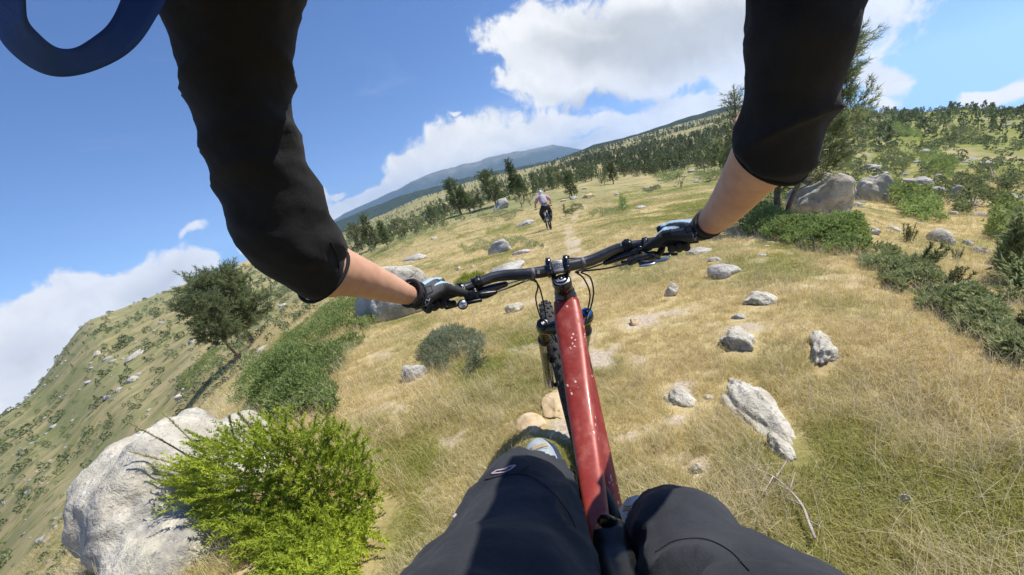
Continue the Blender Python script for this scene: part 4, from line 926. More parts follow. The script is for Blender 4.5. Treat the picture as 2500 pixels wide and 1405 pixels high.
SA = [(lambda V, F: (V[F], np.zeros(len(F), int)))(*rock_shape(600 + k, (1, .8, .6), 6, .2, 1)) for k in range(4)]
place_many(P, sz, STONE_ME, SA, 'stone', 'pale granite stone among many on the open slopes', 'stone', 'stones scattered over the slopes', 290, r, 'distant_stones', [M_ROCK_D, M_ROCK_D])

# ------------------------------------------------------------------ grass
def blade_mat(name, c1, c2, hs=1.):
    def fn(t, b):
        at = t.new('ShaderNodeAttribute', attribute_type='INSTANCER', attribute_name='tint').outputs['Fac']
        oi = t.new('ShaderNodeObjectInfo').outputs['Random']
        c = t.mix(t.math('ADD', at, t.math('MULTIPLY', t.math('SUBTRACT', oi, .5), .45), None, True), c1, c2)
        h = t.new('ShaderNodeHueSaturation', ins={'Value': t.math('ADD', t.math('MULTIPLY', oi, .55), .72), 'Color': c}); c = h.outputs[0]
        t.l.new(c, b.inputs['Base Color'])
        tr = t.new('ShaderNodeBsdfTranslucent'); t.l.new(c, tr.inputs[0]); mx = t.new('ShaderNodeMixShader', ins={0: .35}); t.l.new(b.outputs[0], mx.inputs[1]); t.l.new(tr.outputs[0], mx.inputs[2]); t.l.new(mx.outputs[0], t.n['Material Output'].inputs[0])
    return material(name, c1, .75, 0, fn, .2)
M_BLADE = blade_mat('grass blades', (.66, .525, .25), (.29, .31, .065))
M_STALK = blade_mat('dry stalks', (.78, .68, .45), (.68, .58, .34))
def tuft(seed, nb, h, spread, wid, curl, stalk=0):
    r = np.random.default_rng(seed); V, F, M = [], [], []
    for k in range(nb + stalk):
        st = k >= nb; a = r.random() * 6.283; c = np.array([math.cos(a), math.sin(a), 0]) * spread * math.sqrt(r.random()); l = (h * (.55 + .6 * r.random())) if not st else h * (1.6 + 1.5 * r.random()); az = r.random() * 6.283
        dh = np.array([math.cos(az), math.sin(az), 0]); side = np.array([-dh[1], dh[0], 0]); w = wid * (.6 + .6 * r.random()) * (.6 if st else 1); b = curl * (.4 + 1.0 * r.random()) * (.75 if st else 1.)
        n0 = len(V); segs = 3
        for i in range(segs + 1):
            t = i / segs; p = c + dh * l * b * t * t * .8 + np.array([0, 0, l * t * (1 - .42 * b * t)]); ww = w * (1 - .85 * t) + .0002
            V += [p - side * ww, p + side * ww]
        for i in range(segs): F.append((n0 + 2 * i, n0 + 2 * i + 1, n0 + 2 * i + 3, n0 + 2 * i + 2)); M.append(1 if st else 0)
    return mesh('tuft', V, F, [M_BLADE, M_STALK], True, M)
def grass_nodes(coll):
    g = bpy.data.node_groups.new('grass', 'GeometryNodeTree'); g.interface.new_socket('Geometry', in_out='INPUT', socket_type='NodeSocketGeometry'); g.interface.new_socket('Geometry', in_out='OUTPUT', socket_type='NodeSocketGeometry')
    n, l = g.nodes, g.links; gi = n.new('NodeGroupInput'); go = n.new('NodeGroupOutput'); ip = n.new('GeometryNodeInstanceOnPoints'); ci = n.new('GeometryNodeCollectionInfo')
    ci.inputs['Collection'].default_value = coll; ci.inputs['Separate Children'].default_value = True; ci.inputs['Reset Children'].default_value = True
    def att(nm, typ): a = n.new('GeometryNodeInputNamedAttribute'); a.data_type = typ; a.inputs[0].default_value = nm; return a.outputs[0]
    ip.inputs['Pick Instance'].default_value = True
    l.new(gi.outputs[0], ip.inputs['Points']); l.new(ci.outputs[0], ip.inputs['Instance']); l.new(att('variant', 'INT'), ip.inputs['Instance Index']); l.new(att('turn', 'FLOAT_VECTOR'), ip.inputs['Rotation']); l.new(att('size', 'FLOAT_VECTOR'), ip.inputs['Scale'])
    l.new(ip.outputs[0], go.inputs[0]); return g
def build_grass(n=150000):
    coll = bpy.data.collections.new('grass tufts')
    specs = [(20, .030, .040, .0010, .9, 0), (16, .042, .042, .0010, .9, 1), (14, .055, .05, .0010, .9, 2), (12, .06, .05, .0010, 1.0, 3), (30, .026, .05, .0011, 1.1, 0), (12, .045, .04, .0010, .9, 4), (2, .085, .05, .0009, 1.15, 3)]
    for k, s in enumerate(specs):
        coll.objects.link(bpy.data.objects.new('tuft_%d' % k, tuft(700 + k, *s)))
    r = np.random.default_rng(99); a = np.radians(-60 + 122 * r.random(n)); d = np.exp(math.log(.75) + (math.log(38) - math.log(.75)) * r.random(n) ** .85); x, y = np.sin(a) * d, np.cos(a) * d
    b = bareness(x, y); g = greenness(x, y); keep = r.random(n) > b * .9 + .15
    for (bx, by, bsx, bsy, ba) in ROCK_TOP:
        u_ = (x - bx) * math.cos(ba) + (y - by) * math.sin(ba); v_ = -(x - bx) * math.sin(ba) + (y - by) * math.cos(ba)
        keep &= ~((u_ / (bsx * .96)) ** 2 + ((v_ + .07) / (bsy * .96 + .07)) ** 2 < 1)
    x, y, g, d, b = x[keep], y[keep], g[keep], d[keep], b[keep]; m = len(x)
    P = np.column_stack([x, y, ground_z(x, y)])
    me = bpy.data.meshes.new('grass'); me.vertices.add(m); me.vertices.foreach_set('co', P.astype(np.float32).ravel()); me.update()
    q = r.random(m); var = np.where(g > .55, np.where(q < .55, 4, np.where(q < .85, 0, 1)), np.where(q < .25, 0, np.where(q < .5, 1, np.where(q < .68, 2, np.where(q < .80, 3, np.where(q < .92, 5, 4))))))
    var = np.where((r.random(m) < .022) & (d < 9), 6, var)
    sz = (.46 + .52 * r.random(m)) * (1 + d / 16) * (1 - .45 * np.exp(-((x + .05) / .45) ** 2 - ((y - 1.6) / .8) ** 2)) * (1 - .35 * b); big = vnoise(P / 1.1, 45); sz = sz * (1 + .30 * big)
    for nm, typ, val in (('variant', 'INT', var.astype(np.int32)), ('tint', 'FLOAT', np.clip(g * 1.15 + r.normal(size=m) * .12, 0, 1).astype(np.float32))):
        at = me.attributes.new(nm, typ, 'POINT'); at.data.foreach_set('value', val)
    rot = np.column_stack([r.normal(size=m) * .12, r.normal(size=m) * .12, r.random(m) * 6.283]); hz = sz * (1 + .3 * r.random(m))
    for nm, val in (('turn', rot), ('size', np.column_stack([sz, sz, hz]))):
        at = me.attributes.new(nm, 'FLOAT_VECTOR', 'POINT'); at.data.foreach_set('vector', val.astype(np.float32).ravel())
    o = tag(obj('grass', me), kind='stuff'); md = o.modifiers.new('grass', 'NODES'); md.node_group = grass_nodes(coll)
build_grass()
# ------------------------------------------------------------------ the rider's own bicycle
M_RED = None
def red_fn(t, b):
    v = opos(t); n, _ = t.noise(v, 60, 3, .5)
    mp = t.new('ShaderNodeMapping', ins={'Scale': (1, .55, 1)}); t.l.new(v, mp.inputs[0])
    vo = t.new('ShaderNodeTexVoronoi', ins={'Scale': 105.0, 'Randomness': 1.0}); t.l.new(mp.outputs[0], vo.inputs['Vector'])
    wob, _ = t.noise(v, 260, 3, .6); big, _ = t.noise(v, 26, 3, .55)
    sy = t.new('ShaderNodeSeparateXYZ'); t.l.new(v, sy.inputs[0])
    more = t.ramp(sy.outputs[1], -.10, -.42)                         # the paint is more chipped towards the saddle
    chip = t.ramp(t.math('ADD', vo.outputs['Distance'], t.math('MULTIPLY', t.math('SUBTRACT', wob, .5), .75)), .24, .32, 1., 0.)
    sc = t.new('ShaderNodeSeparateColor'); t.l.new(vo.outputs['Color'], sc.inputs[0])
    pick = t.ramp(t.math('ADD', sc.outputs[0], t.math('MULTIPLY', more, .26)), .48, .55)
    patch, _ = t.noise(v, 11, 2, .5)
    chip = t.math('MULTIPLY', t.math('MULTIPLY', chip, pick), t.ramp(t.math('ADD', patch, t.math('MULTIPLY', more, .10)), .50, .58))
    dust = t.math('MULTIPLY', t.ramp(big, .45, .75), .30)
    c = t.mix(t.ramp(n, .3, .7), (.215, .020, .012), (.27, .030, .018)); c = t.mix(dust, c, (.42, .16, .12)); c = t.mix(chip, c, (.66, .43, .38))
    t.l.new(c, b.inputs['Base Color']); t.l.new(t.ramp(t.math('ADD', chip, dust), 0, .4, .42, .7), b.inputs['Roughness']); t.l.new(t.math('MULTIPLY', t.math('SUBTRACT', 1.0, chip), .12), b.inputs['Metallic'])
    bump(t, b, wob, .05, .001)
M_RED = material('red frame paint', (.33, .025, .018), .28, .3, red_fn, .45, .12)
M_BLACK = speck('black anodised metal', (.012, .012, .013), (.022, .022, .024), 80, .32, .6)
M_GLOSS = speck('glossy black', (.007, .007, .0075), (.014, .014, .015), 60, .26, .0, coat=.3)
M_SADDLE = speck('black saddle cover', (.007, .007, .0075), (.013, .013, .014), 60, .36, .0)
M_CARBON = None
def carbon_fn(t, b):
    v = opos(t); n, _ = t.noise(v, 40, 4, .6); w = t.new('ShaderNodeTexWave', wave_type='BANDS', bands_direction='X', ins={'Scale': 9.0, 'Distortion': .4}); t.l.new(v, w.inputs['Vector'])
    t.l.new(t.mix(n, (.018, .018, .020), (.034, .034, .037)), b.inputs['Base Color']); t.l.new(t.ramp(n, .3, .7, .24, .36), b.inputs['Roughness'])
M_CARBON = material('carbon bar', (.03, .03, .032), .3, .15, carbon_fn, .6, .4)
M_MATT = speck('matt grey band', (.10, .10, .102), (.13, .13, .13), 90, .6)
M_SILVER = speck('brushed silver', (.55, .55, .56), (.68, .68, .69), 120, .3, .9)
M_STEELP = speck('grey plate', (.20, .205, .21), (.26, .265, .27), 120, .38, .5)
M_RUBBER = speck('black rubber', (.018, .018, .018), (.03, .03, .03), 200, .85, 0, .5, .001)
def grip_fn(t, b):
    v = opos(t); ch = t.new('ShaderNodeTexChecker', ins={'Scale': 330.0}); t.l.new(v, ch.inputs['Vector'])
    t.l.new(t.mix(ch.outputs['Fac'], (.022, .022, .022), (.05, .05, .05)), b.inputs['Base Color']); bump(t, b, ch.outputs['Fac'], .6, .001)
M_GRIP = material('waffle grip rubber', (.03, .03, .03), .85, 0, grip_fn, .3)
M_WHITE = material('white print', (.75, .75, .75), .5)
M_BLUE = speck('blue anodised knob', (.01, .12, .42), (.015, .18, .55), 60, .25, .8)
M_STANCH = speck('bronze stanchion', (.10, .085, .05), (.16, .13, .075), 30, .18, .8)
M_PADDLE = speck('blue-grey thumb lever', (.16, .22, .32), (.30, .36, .46), 50, .25, .6)
M_TYRE = speck('tyre rubber', (.022, .021, .02), (.045, .042, .038), 60, .9)
M_CABLE = speck('cable housing', (.02, .018, .017), (.035, .032, .03), 60, .45)
M_CHROME = speck('dusty steel', (.25, .24, .22), (.42, .40, .36), 60, .35, .9)

W0 = U(1372, 687, 1.2)                                        # top cap of the stem
HD = math.radians(7.0); BH = np.array([math.sin(HD), math.cos(HD), 0]); BR = np.array([math.cos(HD), -math.sin(HD), 0]); BU = np.array([0, 0, 1.])
def B(f, r, u): return W0 + BH * f + BR * r + BU * u
SD = unit(BH * math.cos(math.radians(64)) - BU * math.sin(math.radians(64)))      # down the steerer
SF = unit(BH * math.sin(math.radians(64)) + BU * math.cos(math.radians(64)))      # forward, square to it
GB = ground_z(W0[0], W0[1])[0]
bike = empty('bicycle', (W0[0], W0[1], GB), 'red mountain bike with scratched top tube seen from its saddle', 'bicycle')
def part(mb, name, mats, smooth=True): return mb.build(name, mats, None, smooth, root=bike)
def sub(mb, name, mats, par, smooth=True):
    o = mb.build(name, mats, None, smooth); bpy.context.view_layer.update(); o.parent = par; o.matrix_parent_inverse = par.matrix_world.inverted(); return o

# frame: top tube, head tube, down tube, seat tube, rear triangle in one welded mesh
TT = [(1377, 722, 1.225, 62), (1384, 770, 1.185, 70), (1396, 850, 1.115, 69), (1406, 930, 1.045, 67), (1417, 1010, .975, 66), (1429, 1090, .905, 65), (1440, 1170, .835, 63), (1450, 1240, .775, 60), (1462, 1320, .705, 54), (1470, 1380, .655, 48)]
fr = MB(); P = [U(x + 2, y, d) - BU * .022 for x, y, d, w in TT]; Rr = [w * d / FPX / 2 for x, y, d, w in TT]
sweep(fr, P, Rr, 24, 48, True, up=(0, 0, 1), flat=.62, power=3.2)
HT0 = W0 + SD * .055; HT1 = W0 + SD * .19
sweep(fr, [HT0, HT0 + SD * .03, HT1 - SD * .03, HT1], [.031, .029, .030, .033], 20, 10)
BBp = B(-.36, -.02, -.62)
sweep(fr, [W0 + SD * .16, .5 * (HT1 + BBp), BBp], [.034, .036, .036], 18, 14)
SEATJ = P[-1]; sweep(fr, [SEATJ + np.array([0, 0, .02]), BBp], [.021, .026], 16, 6)
RA = B(-.80, -.03, -.66)
for s in (-1, 1):
    sweep(fr, [BBp + BR * .03 * s, BBp + BR * .05 * s - BH * .15, RA + BR * .07 * s], [.016, .014, .011], 10, 10)
    sweep(fr, [SEATJ + BR * .03 * s - BU * .05, SEATJ + BR * .05 * s - BU * .14 - BH * .1, RA + BR * .07 * s], [.013, .012, .010], 10, 10)
c0 = U(1377, 722, 1.2)
frame = part(fr, 'frame', M_RED)
frame.location = (0, 0, 0)
# stem, spacers, top cap
st = MB(); disc_ring(st, W0, -SD, [(-.066, .029), (-.060, .0305), (-.042, .0305), (-.040, .026), (-.030, .026), (-.029, .0275), (.002, .0275), (.005, .025), (.006, .021)], 28)
CL = U(1361, 655, 1.215)                                      # centre of the bar clamp
e_b = unit(U(1440, 646, 1.215) - U(1290, 668, 1.21)); e_f = unit((CL - W0) - e_b * ((CL - W0) @ e_b)); e_n = unit(np.cross(e_b, e_f))
if e_n @ BU < 0: e_n = -e_n
nn_ = e_n
for s in (-1, 1):
    block(st, CL + e_b * .026 * s + nn_ * .008 + e_f * .002, e_b * .0085, e_f * .027, nn_ * .018, .3)
    block(st, W0 + e_b * .019 * s + e_f * .022 - nn_ * .020, e_b * .007, e_f * .028, nn_ * .013, .3)
    for k in (-.012, .012): disc_ring(st, CL + e_b * .026 * s + nn_ * .026 + e_f * k, nn_, [(0, .0045), (.004, .0045), (.004, .002)], 10)
stem = part(st, 'stem', M_GLOSS)
pl = MB(); block(pl, CL - e_f * .001 + nn_ * .0135, e_b * .0165, e_f * .019, nn_ * .006, .15); plate = part(pl, 'face_plate', M_STEELP)
cp = MB(); C0 = W0 - SD * .006; disc_ring(cp, C0 + SD * .002, -SD, [(0, .0225), (.0040, .0225), (.0046, .0215)], 28, 1); disc_ring(cp, C0, -SD, [(.002, .0205), (.0030, .0203)], 28, 0); disc_ring(cp, C0, -SD, [(.002, .0135), (.0056, .0132), (.0060, .011)], 24, 1); disc_ring(cp, C0, -SD, [(.0055, .0075), (.0066, .0072)], 18, 0); disc_ring(cp, C0, -SD, [(.0060, .0034), (.0078, .0034)], 6, 1)
for a0 in (2.3, 5.2):
    Q = [C0 - SD * .0036 + .0170 * (math.cos(a0 + .12 * k) * e_b + math.sin(a0 + .12 * k) * unit(np.cross(SD, e_b))) for k in range(8)]; sweep(cp, Q, .0011, 5, None, True, 1)
part(cp, 'top_cap', [M_BLACK, M_SILVER])
ring = MB(); disc_ring(ring, W0 + SD * .062, SD, [(0, .032), (.004, .034), (.012, .034)], 28); part(ring, 'headset_cover', M_CHROME)
# handlebar
BARL = [(1361, 655, 1.215), (1325, 664, 1.213), (1280, 670, 1.21), (1240, 672, 1.21), (1205, 677, 1.205), (1175, 688, 1.195), (1140, 702, 1.18), (1100, 715, 1.155), (1050, 731, 1.125), (1012, 743, 1.10)]
BARR = [(1361, 655, 1.215), (1395, 648, 1.217), (1435, 639, 1.22), (1468, 626, 1.22), (1500, 611, 1.218), (1530, 602, 1.21), (1565, 597, 1.20), (1605, 592, 1.185), (1660, 585, 1.16), (1705, 579, 1.14)]
barL = np.array([U(*p) for p in BARL]); barR = np.array([U(*p) for p in BARR])
rad = [.0178, .0176, .0172, .0168, .0158, .0148, .0138, .0128, .0122, .0122]
hb = MB(); bp = np.vstack([barL[::-1], barR[1:]]); sweep(hb, bp, rad[::-1] + rad[1:], 20, 90); bar = part(hb, 'handlebar', M_CARBON)
def along(Pts, a, b, n=8):
    Q = catmull(Pts, 200); L = np.concatenate([[0], np.cumsum(np.linalg.norm(np.diff(Q, axis=0), axis=1))]); t = np.linspace(a, b, n); return np.column_stack([np.interp(t, L, Q[:, k]) for k in range(3)])
LEN = np.linalg.norm(np.diff(catmull(barL, 200), axis=0), axis=1).sum()
GL = {}
for s, Pts in ((-1, barL), (1, barR)):
    mb = MB()
    for (a, b, rr) in ((.070, .082, .0178), (.185, .203, .0152)): mb = MB(); sweep(mb, along(Pts, a, b, 3), rr, 20); sub(mb, 'band', M_MATT, bar)
    
    ln = np.linalg.norm(np.diff(catmull(Pts, 200), axis=0), axis=1).sum()
    g = MB(); Q = along(Pts, ln - .135, ln + .0, 20); sweep(g, Q, .0166, 20); grip = part(g, 'grip', M_GRIP); GL[s] = Q
    co = MB(); Q = along(Pts, ln - .150, ln - .135, 4); sweep(co, Q, .0195, 22); disc_ring(co, Q[0], Q[0] - Q[1], [(-.002, .0195), (.001, .017)], 22); collar = part(co, 'grip_collar', M_BLACK)
    GL[(s, 'collar')] = Q; GL[(s, 'obj')] = collar
    cl = MB(); Q = along(Pts, ln - .205, ln - .180, 4); sweep(cl, Q, .0185, 18); b0 = Q[1]; block(cl, b0 + AX_U * .016 * 1.0, unit(Q[1] - Q[0]) * .007, AX_U * .006, AX_F * .007, .3); part(cl, 'lever_clamp', M_BLACK)
def lettering(txt, c, xdir, up, size, mat, par, name='lettering'):
    cu = bpy.data.curves.new('lettering', 'FONT'); cu.body = txt; cu.size = size; cu.align_x = 'CENTER'; cu.align_y = 'CENTER'; cu.extrude = .0002; cu.materials.append(mat)
    tmp = bpy.data.objects.new(name, cu); COL.objects.link(tmp); me = bpy.data.meshes.new_from_object(tmp.evaluated_get(bpy.context.evaluated_depsgraph_get())); bpy.data.objects.remove(tmp); o = bpy.data.objects.new(name, me); COL.objects.link(o); x = unit(xdir); y = unit(np.asarray(up) - x * (np.asarray(up) @ x)); z = np.cross(x, y)
    o.matrix_world = Matrix(((x[0], y[0], z[0], c[0]), (x[1], y[1], z[1], c[1]), (x[2], y[2], z[2], c[2]), (0, 0, 0, 1))); bpy.context.view_layer.update()
    mw = o.matrix_world.copy(); o.parent = par; o.matrix_parent_inverse = par.matrix_world.inverted(); o.matrix_world = mw; return o
lettering('RZN', CL - e_f * .001 + nn_ * .0199, e_b, e_f, .012, M_BLACK, plate)
fm = MB(); q0 = CL - e_f * .001 + nn_ * .0198
Q = [q0 + e_b * a + e_f * b for a, b in ((-.0135, -.007), (.0135, -.007), (.0135, .007), (-.0135, .007), (-.0135, -.007))]
for i in range(4): sweep(fm, [Q[i], Q[i + 1]], .0005, 4)
sub(fm, 'frame_line', M_BLACK, plate)
for s in (-1, 1):
    Q = GL[(s, 'collar')]; c = .5 * (Q[0] + Q[-1]); ax = unit(Q[-1] - Q[0]); toc = unit(-c - ax * (-c @ ax)); upv = np.cross(ax, toc); 
    lettering('ODI', c + toc * .0199, upv if s < 0 else -upv, -ax if s < 0 else ax, .0105, M_WHITE, GL[(s, 'obj')])
c = U(1315, 664, 1.19); lettering('50', U(1315, 665, 1.213) + unit(-U(1315, 665, 1.2)) * .0182, AX_U * .9 + AX_R * .1, -e_b, .011, M_WHITE, bar)

# brake levers, shifter, dropper remote
def lever_set(pts, name, mat=M_BLACK):
    mb = MB()
    for (Q, rr) in pts: sweep(mb, [U(*q) for q in Q], rr, 10, max(6, len(Q) * 3), rounded=3)
    return part(mb, name, mat)
lever_set([([(1150, 722, 1.19), (1190, 708, 1.215), (1234, 694, 1.235)], [.012, .0135, .009]), ([(1160, 716, 1.17), (1158, 705, 1.18)], [.008, .007])], 'brake_lever', M_GLOSS)
bl = MB(); sweep(bl, [U(1205, 712, 1.24), U(1160, 728, 1.25), U(1120, 744, 1.235), U(1090, 752, 1.22)], [.006, .005, .005, .006], 8, 14, rounded=3); part(bl, 'lever_blade', M_BLACK)
lever_set([([(1560, 614, 1.19), (1520, 626, 1.215), (1478, 642, 1.235)], [.012, .0125, .008]), ([(1563, 607, 1.17), (1560, 618, 1.18)], [.008, .007])], 'brake_lever', M_GLOSS)
bl = MB(); sweep(bl, [U(1520, 640, 1.24), U(1570, 628, 1.25), U(1612, 622, 1.235), U(1650, 620, 1.22)], [.006, .005, .005, .006], 8, 14, rounded=3); part(bl, 'lever_blade', M_BLACK)
rm = MB(); block(rm, U(1152, 724, 1.15), AX_R * .020 + AX_U * .006, AX_U * .014 - AX_R * .004, AX_F * .012, .3); sweep(rm, [U(1172, 722, 1.16), U(1190, 719, 1.165), U(1210, 714, 1.17)], [.012, .011, .006], 10, 10, rounded=3); sweep(rm, [U(1176, 733, 1.14), U(1150, 738, 1.13), U(1136, 742, 1.13)], [.0055, .0055, .005], 8, 10)
rem = part(rm, 'dropper_remote', M_BLACK)
pd = MB(); pc = U(1130, 744, 1.125); pn = unit(-pc); disc_ring(pd, pc, pn, [(-.004, .0125), (.001, .0145), (.003, .0125)], 22); disc_ring(pd, pc + pn * .0028, pn, [(0, .0112), (.0008, .0108)], 22, 1); pdl = part(pd, 'thumb_paddle', [M_BLACK, M_SILVER])
lettering('ROCK', pc + pn * .0040 + AX_U * .0038, AX_R * .97 + AX_U * .05, AX_U, .0058, M_BLACK, pdl); lettering('SHOX', pc + pn * .0040 - AX_U * .0042, AX_R * .97 + AX_U * .05, AX_U, .0058, M_BLACK, pdl)
sh = MB(); sweep(sh, [U(1538, 640, 1.17), U(1565, 630, 1.165), U(1595, 624, 1.165), U(1605, 628, 1.165)], [.011, .012, .013, .009], 12, 14, rounded=3); sweep(sh, [U(1566, 643, 1.15), U(1588, 641, 1.145), U(1610, 634, 1.14)], [.008, .007, .005], 10, 12, rounded=3); disc_ring(sh, U(1591, 621, 1.155), -AX_F, [(0, .007), (.004, .007), (.005, .004)], 14)
part(sh, 'shifter', M_GLOSS)
tl = MB(); sweep(tl, [U(1598, 640, 1.135), U(1614, 636, 1.12), U(1626, 632, 1.11), U(1634, 626, 1.105)], [.006, .010, .012, .006], 12, 14, flat=.5, rounded=3); sweep(tl, [U(1564, 650, 1.14), U(1585, 647, 1.13), U(1600, 642, 1.13)], [.005, .006, .004], 8, 10, flat=.6, rounded=2); part(tl, 'thumb_lever', M_PADDLE)

# cables and hoses
def cable(pts, r=.0026):
    mb = MB(); sweep(mb, [U(*p) for p in pts], r, 8, 40); return part(mb, 'cable', M_CABLE)
cable([(1234, 694, 1.235), (1275, 684, 1.26), (1310, 690, 1.27), (1326, 735, 1.29), (1335, 785, 1.32), (1352, 830, 1.36)])
cable([(1210, 714, 1.17), (1250, 700, 1.21), (1300, 682, 1.25), (1313, 700, 1.26), (1308, 730, 1.28), (1322, 780, 1.31), (1350, 815, 1.30), (1362, 835, 1.25)])
cable([(1300, 668, 1.235), (1325, 652, 1.255), (1352, 640, 1.26), (1386, 632, 1.26), (1430, 632, 1.255), (1470, 640, 1.245)])
cable([(1478, 642, 1.235), (1440, 655, 1.25), (1408, 664, 1.26), (1425, 680, 1.27), (1440, 715, 1.29), (1436, 752, 1.30), (1424, 790, 1.28), (1412, 830, 1.22)])
cable([(1538, 642, 1.17), (1480, 656, 1.21), (1420, 664, 1.25), (1441, 678, 1.265), (1449, 715, 1.285), (1440, 760, 1.30), (1425, 800, 1.24)])
cl = MB(); block(cl, U(1386, 629, 1.258), AX_R * .005, AX_U * .006, AX_F * .005, .2); part(cl, 'cable_clip', M_BLACK)
cl = MB(); block(cl, U(1409, 665, 1.255), AX_R * .006, AX_U * .004, AX_F * .005, .2); part(cl, 'cable_clip', M_BLACK)

# fork
SD0 = SD; AXL = U(1378, 935, 1.90)
CRn = W0 + SD * .205 + SF * .0
STEER = math.radians(3.5); FRt = unit(BR * math.cos(STEER) - SF * math.sin(STEER) * 0 + BH * math.sin(STEER)); 
fk = MB(); capL, capR = U(1326, 793, 1.31), U(1432, 768, 1.31); mid = .5 * (capL + capR); fr_ = unit(capR - capL); FL = np.linalg.norm(AXL - mid); SD = unit(AXL - mid); SF = unit(SF - SD * (SF @ SD))
sweep(fk, [capL + SD * .02, capL * .7 + mid * .3 + SD * .012 - SF * .012, mid + SD * .0 - SF * .02, capR * .7 + mid * .3 + SD * .012 - SF * .012, capR + SD * .02], [.024, .022, .026, .022, .024], 14, 24, rounded=3); crown_o = part(fk, 'fork_crown', M_GLOSS)
for s, cap in ((-1, capL), (1, capR)):
    mb = MB(); disc_ring(mb, cap, SD, [(-.008, .014), (-.006, .0205), (.004, .0215), (.03, .0215), (.045, .019)], 24); part(mb, 'crown_cap', M_GLOSS)
    mb = MB()
    if s > 0: disc_ring(mb, cap, -SD, [(.007, .0165), (.013, .0165), (.015, .012)], 20, 0); disc_ring(mb, cap, -SD, [(.014, .007), (.022, .0065)], 12, 1)
    else:
        disc_ring(mb, cap, -SD, [(.006, .0135), (.009, .013)], 20, 1); q = unit(np.cross(SD, fr_))
        sweep(mb, [cap - SD * .0095 + .006 * (math.cos(a) * fr_ + math.sin(a) * q) + (.003 * fr_) for a in np.linspace(.8, 3.9, 8)], .0012, 5, None, True, 2); sweep(mb, [cap - SD * .0095 + .006 * (math.cos(a) * fr_ + math.sin(a) * q) - (.003 * fr_) + q * .001 for a in np.linspace(-2.3, .8, 8)], .0012, 5, None, True, 2)
    part(mb, 'adjuster_knob', [M_BLUE if s > 0 else M_BLACK, M_BLACK, M_SILVER])
    mb = MB(); sweep(mb, [cap + SD * .03, cap + SD * .25], .0175, 20); part(mb, 'stanchion', M_STANCH)
    mb = MB(); a0 = cap + SD * .115; disc_ring(mb, a0, SD, [(0, .021), (.004, .0245), (.02, .0245), (.022, .022), (.10, .022), (.30, .021), (FL - .14, .022), (FL - .115, .016)], 22); lo = part(mb, 'fork_lower', M_GLOSS)
    ob = MB(); disc_ring(ob, a0 - SD * .012, SD, [(0, .0185), (.004, .0185)], 18); sub(ob, 'travel_ring', M_RUBBER, lo)
def wheel(ctr, right, root_fn, R=.345, tr=.031, knobs=72, spokes=28, seg=64):
    right = unit(right); f = unit(np.cross(right, [0, 0, 1])); u = np.cross(f, right); tyre = MB()
    circ = lambda a, rad: ctr + rad * (math.cos(a) * f + math.sin(a) * u)
    V, F = [], []; ns = 12
    for i in range(seg):
        a = 2 * math.pi * i / seg; rd = math.cos(a) * f + math.sin(a) * u
        for j in range(ns): b = 2 * math.pi * j / ns; V.append(ctr + rd * (R + tr * math.cos(b)) + right * tr * math.sin(b))
    for i in range(seg):
        for j in range(ns): F.append((i * ns + j, i * ns + (j + 1) % ns, ((i + 1) % seg) * ns + (j + 1) % ns, ((i + 1) % seg) * ns + j))
    tyre.add(V, F)
    for k in range(knobs):
        a = 2 * math.pi * k / knobs; rd = math.cos(a) * f + math.sin(a) * u; tg = np.cross(right, rd)
        for b in ((-.35, .35) if k % 2 else (-.85, .85, 0)):
            n = rd * math.cos(b) + right * math.sin(b); sdv = -rd * math.sin(b) + right * math.cos(b); block(tyre, ctr + rd * R + n * (tr + .001), tg * .008, sdv * .0055, n * .004, .1)
    t_o = root_fn(tyre, 'tyre', M_TYRE)
    rim = MB(); V, F = [], []
    prof = [(-.014, R - .022), (.014, R - .022), (.010, R - .045), (-.010, R - .045)]
    for i in range(seg):
        a = 2 * math.pi * i / seg; rd = math.cos(a) * f + math.sin(a) * u; V += [ctr + rd * q + right * p for p, q in prof]
    for i in range(seg):
        for j in range(4): F.append((i * 4 + j, i * 4 + (j + 1) % 4, ((i + 1) % seg) * 4 + (j + 1) % 4, ((i + 1) % seg) * 4 + j))
    rim.add(V, F)
    r_o = root_fn(rim, 'rim', M_BLACK)
    hub = MB(); disc_ring(hub, ctr, right, [(-.05, .010), (-.036, .012), (-.034, .027), (-.030, .027), (-.028, .014), (.028, .014), (.030, .027), (.034, .027), (.036, .012), (.05, .010)], 16); root_fn(hub, 'hub', M_BLACK)
    for k in range(spokes):
        a = 2 * math.pi * k / spokes; sp = MB(); sweep(sp, [ctr + right * (.032 if k % 2 else -.032) + .025 * (math.cos(a + .5) * f + math.sin(a + .5) * u), circ(a, R - .04)], .0011, 4, None, False); root_fn(sp, 'spoke', M_CHROME)
def rf(mb, name, mat): return part(mb, name, mat)
wheel(AXL, BR * math.cos(math.radians(3)) + BH * math.sin(math.radians(3)), rf, R=.358)
wheel(RA, BR, rf, knobs=60)
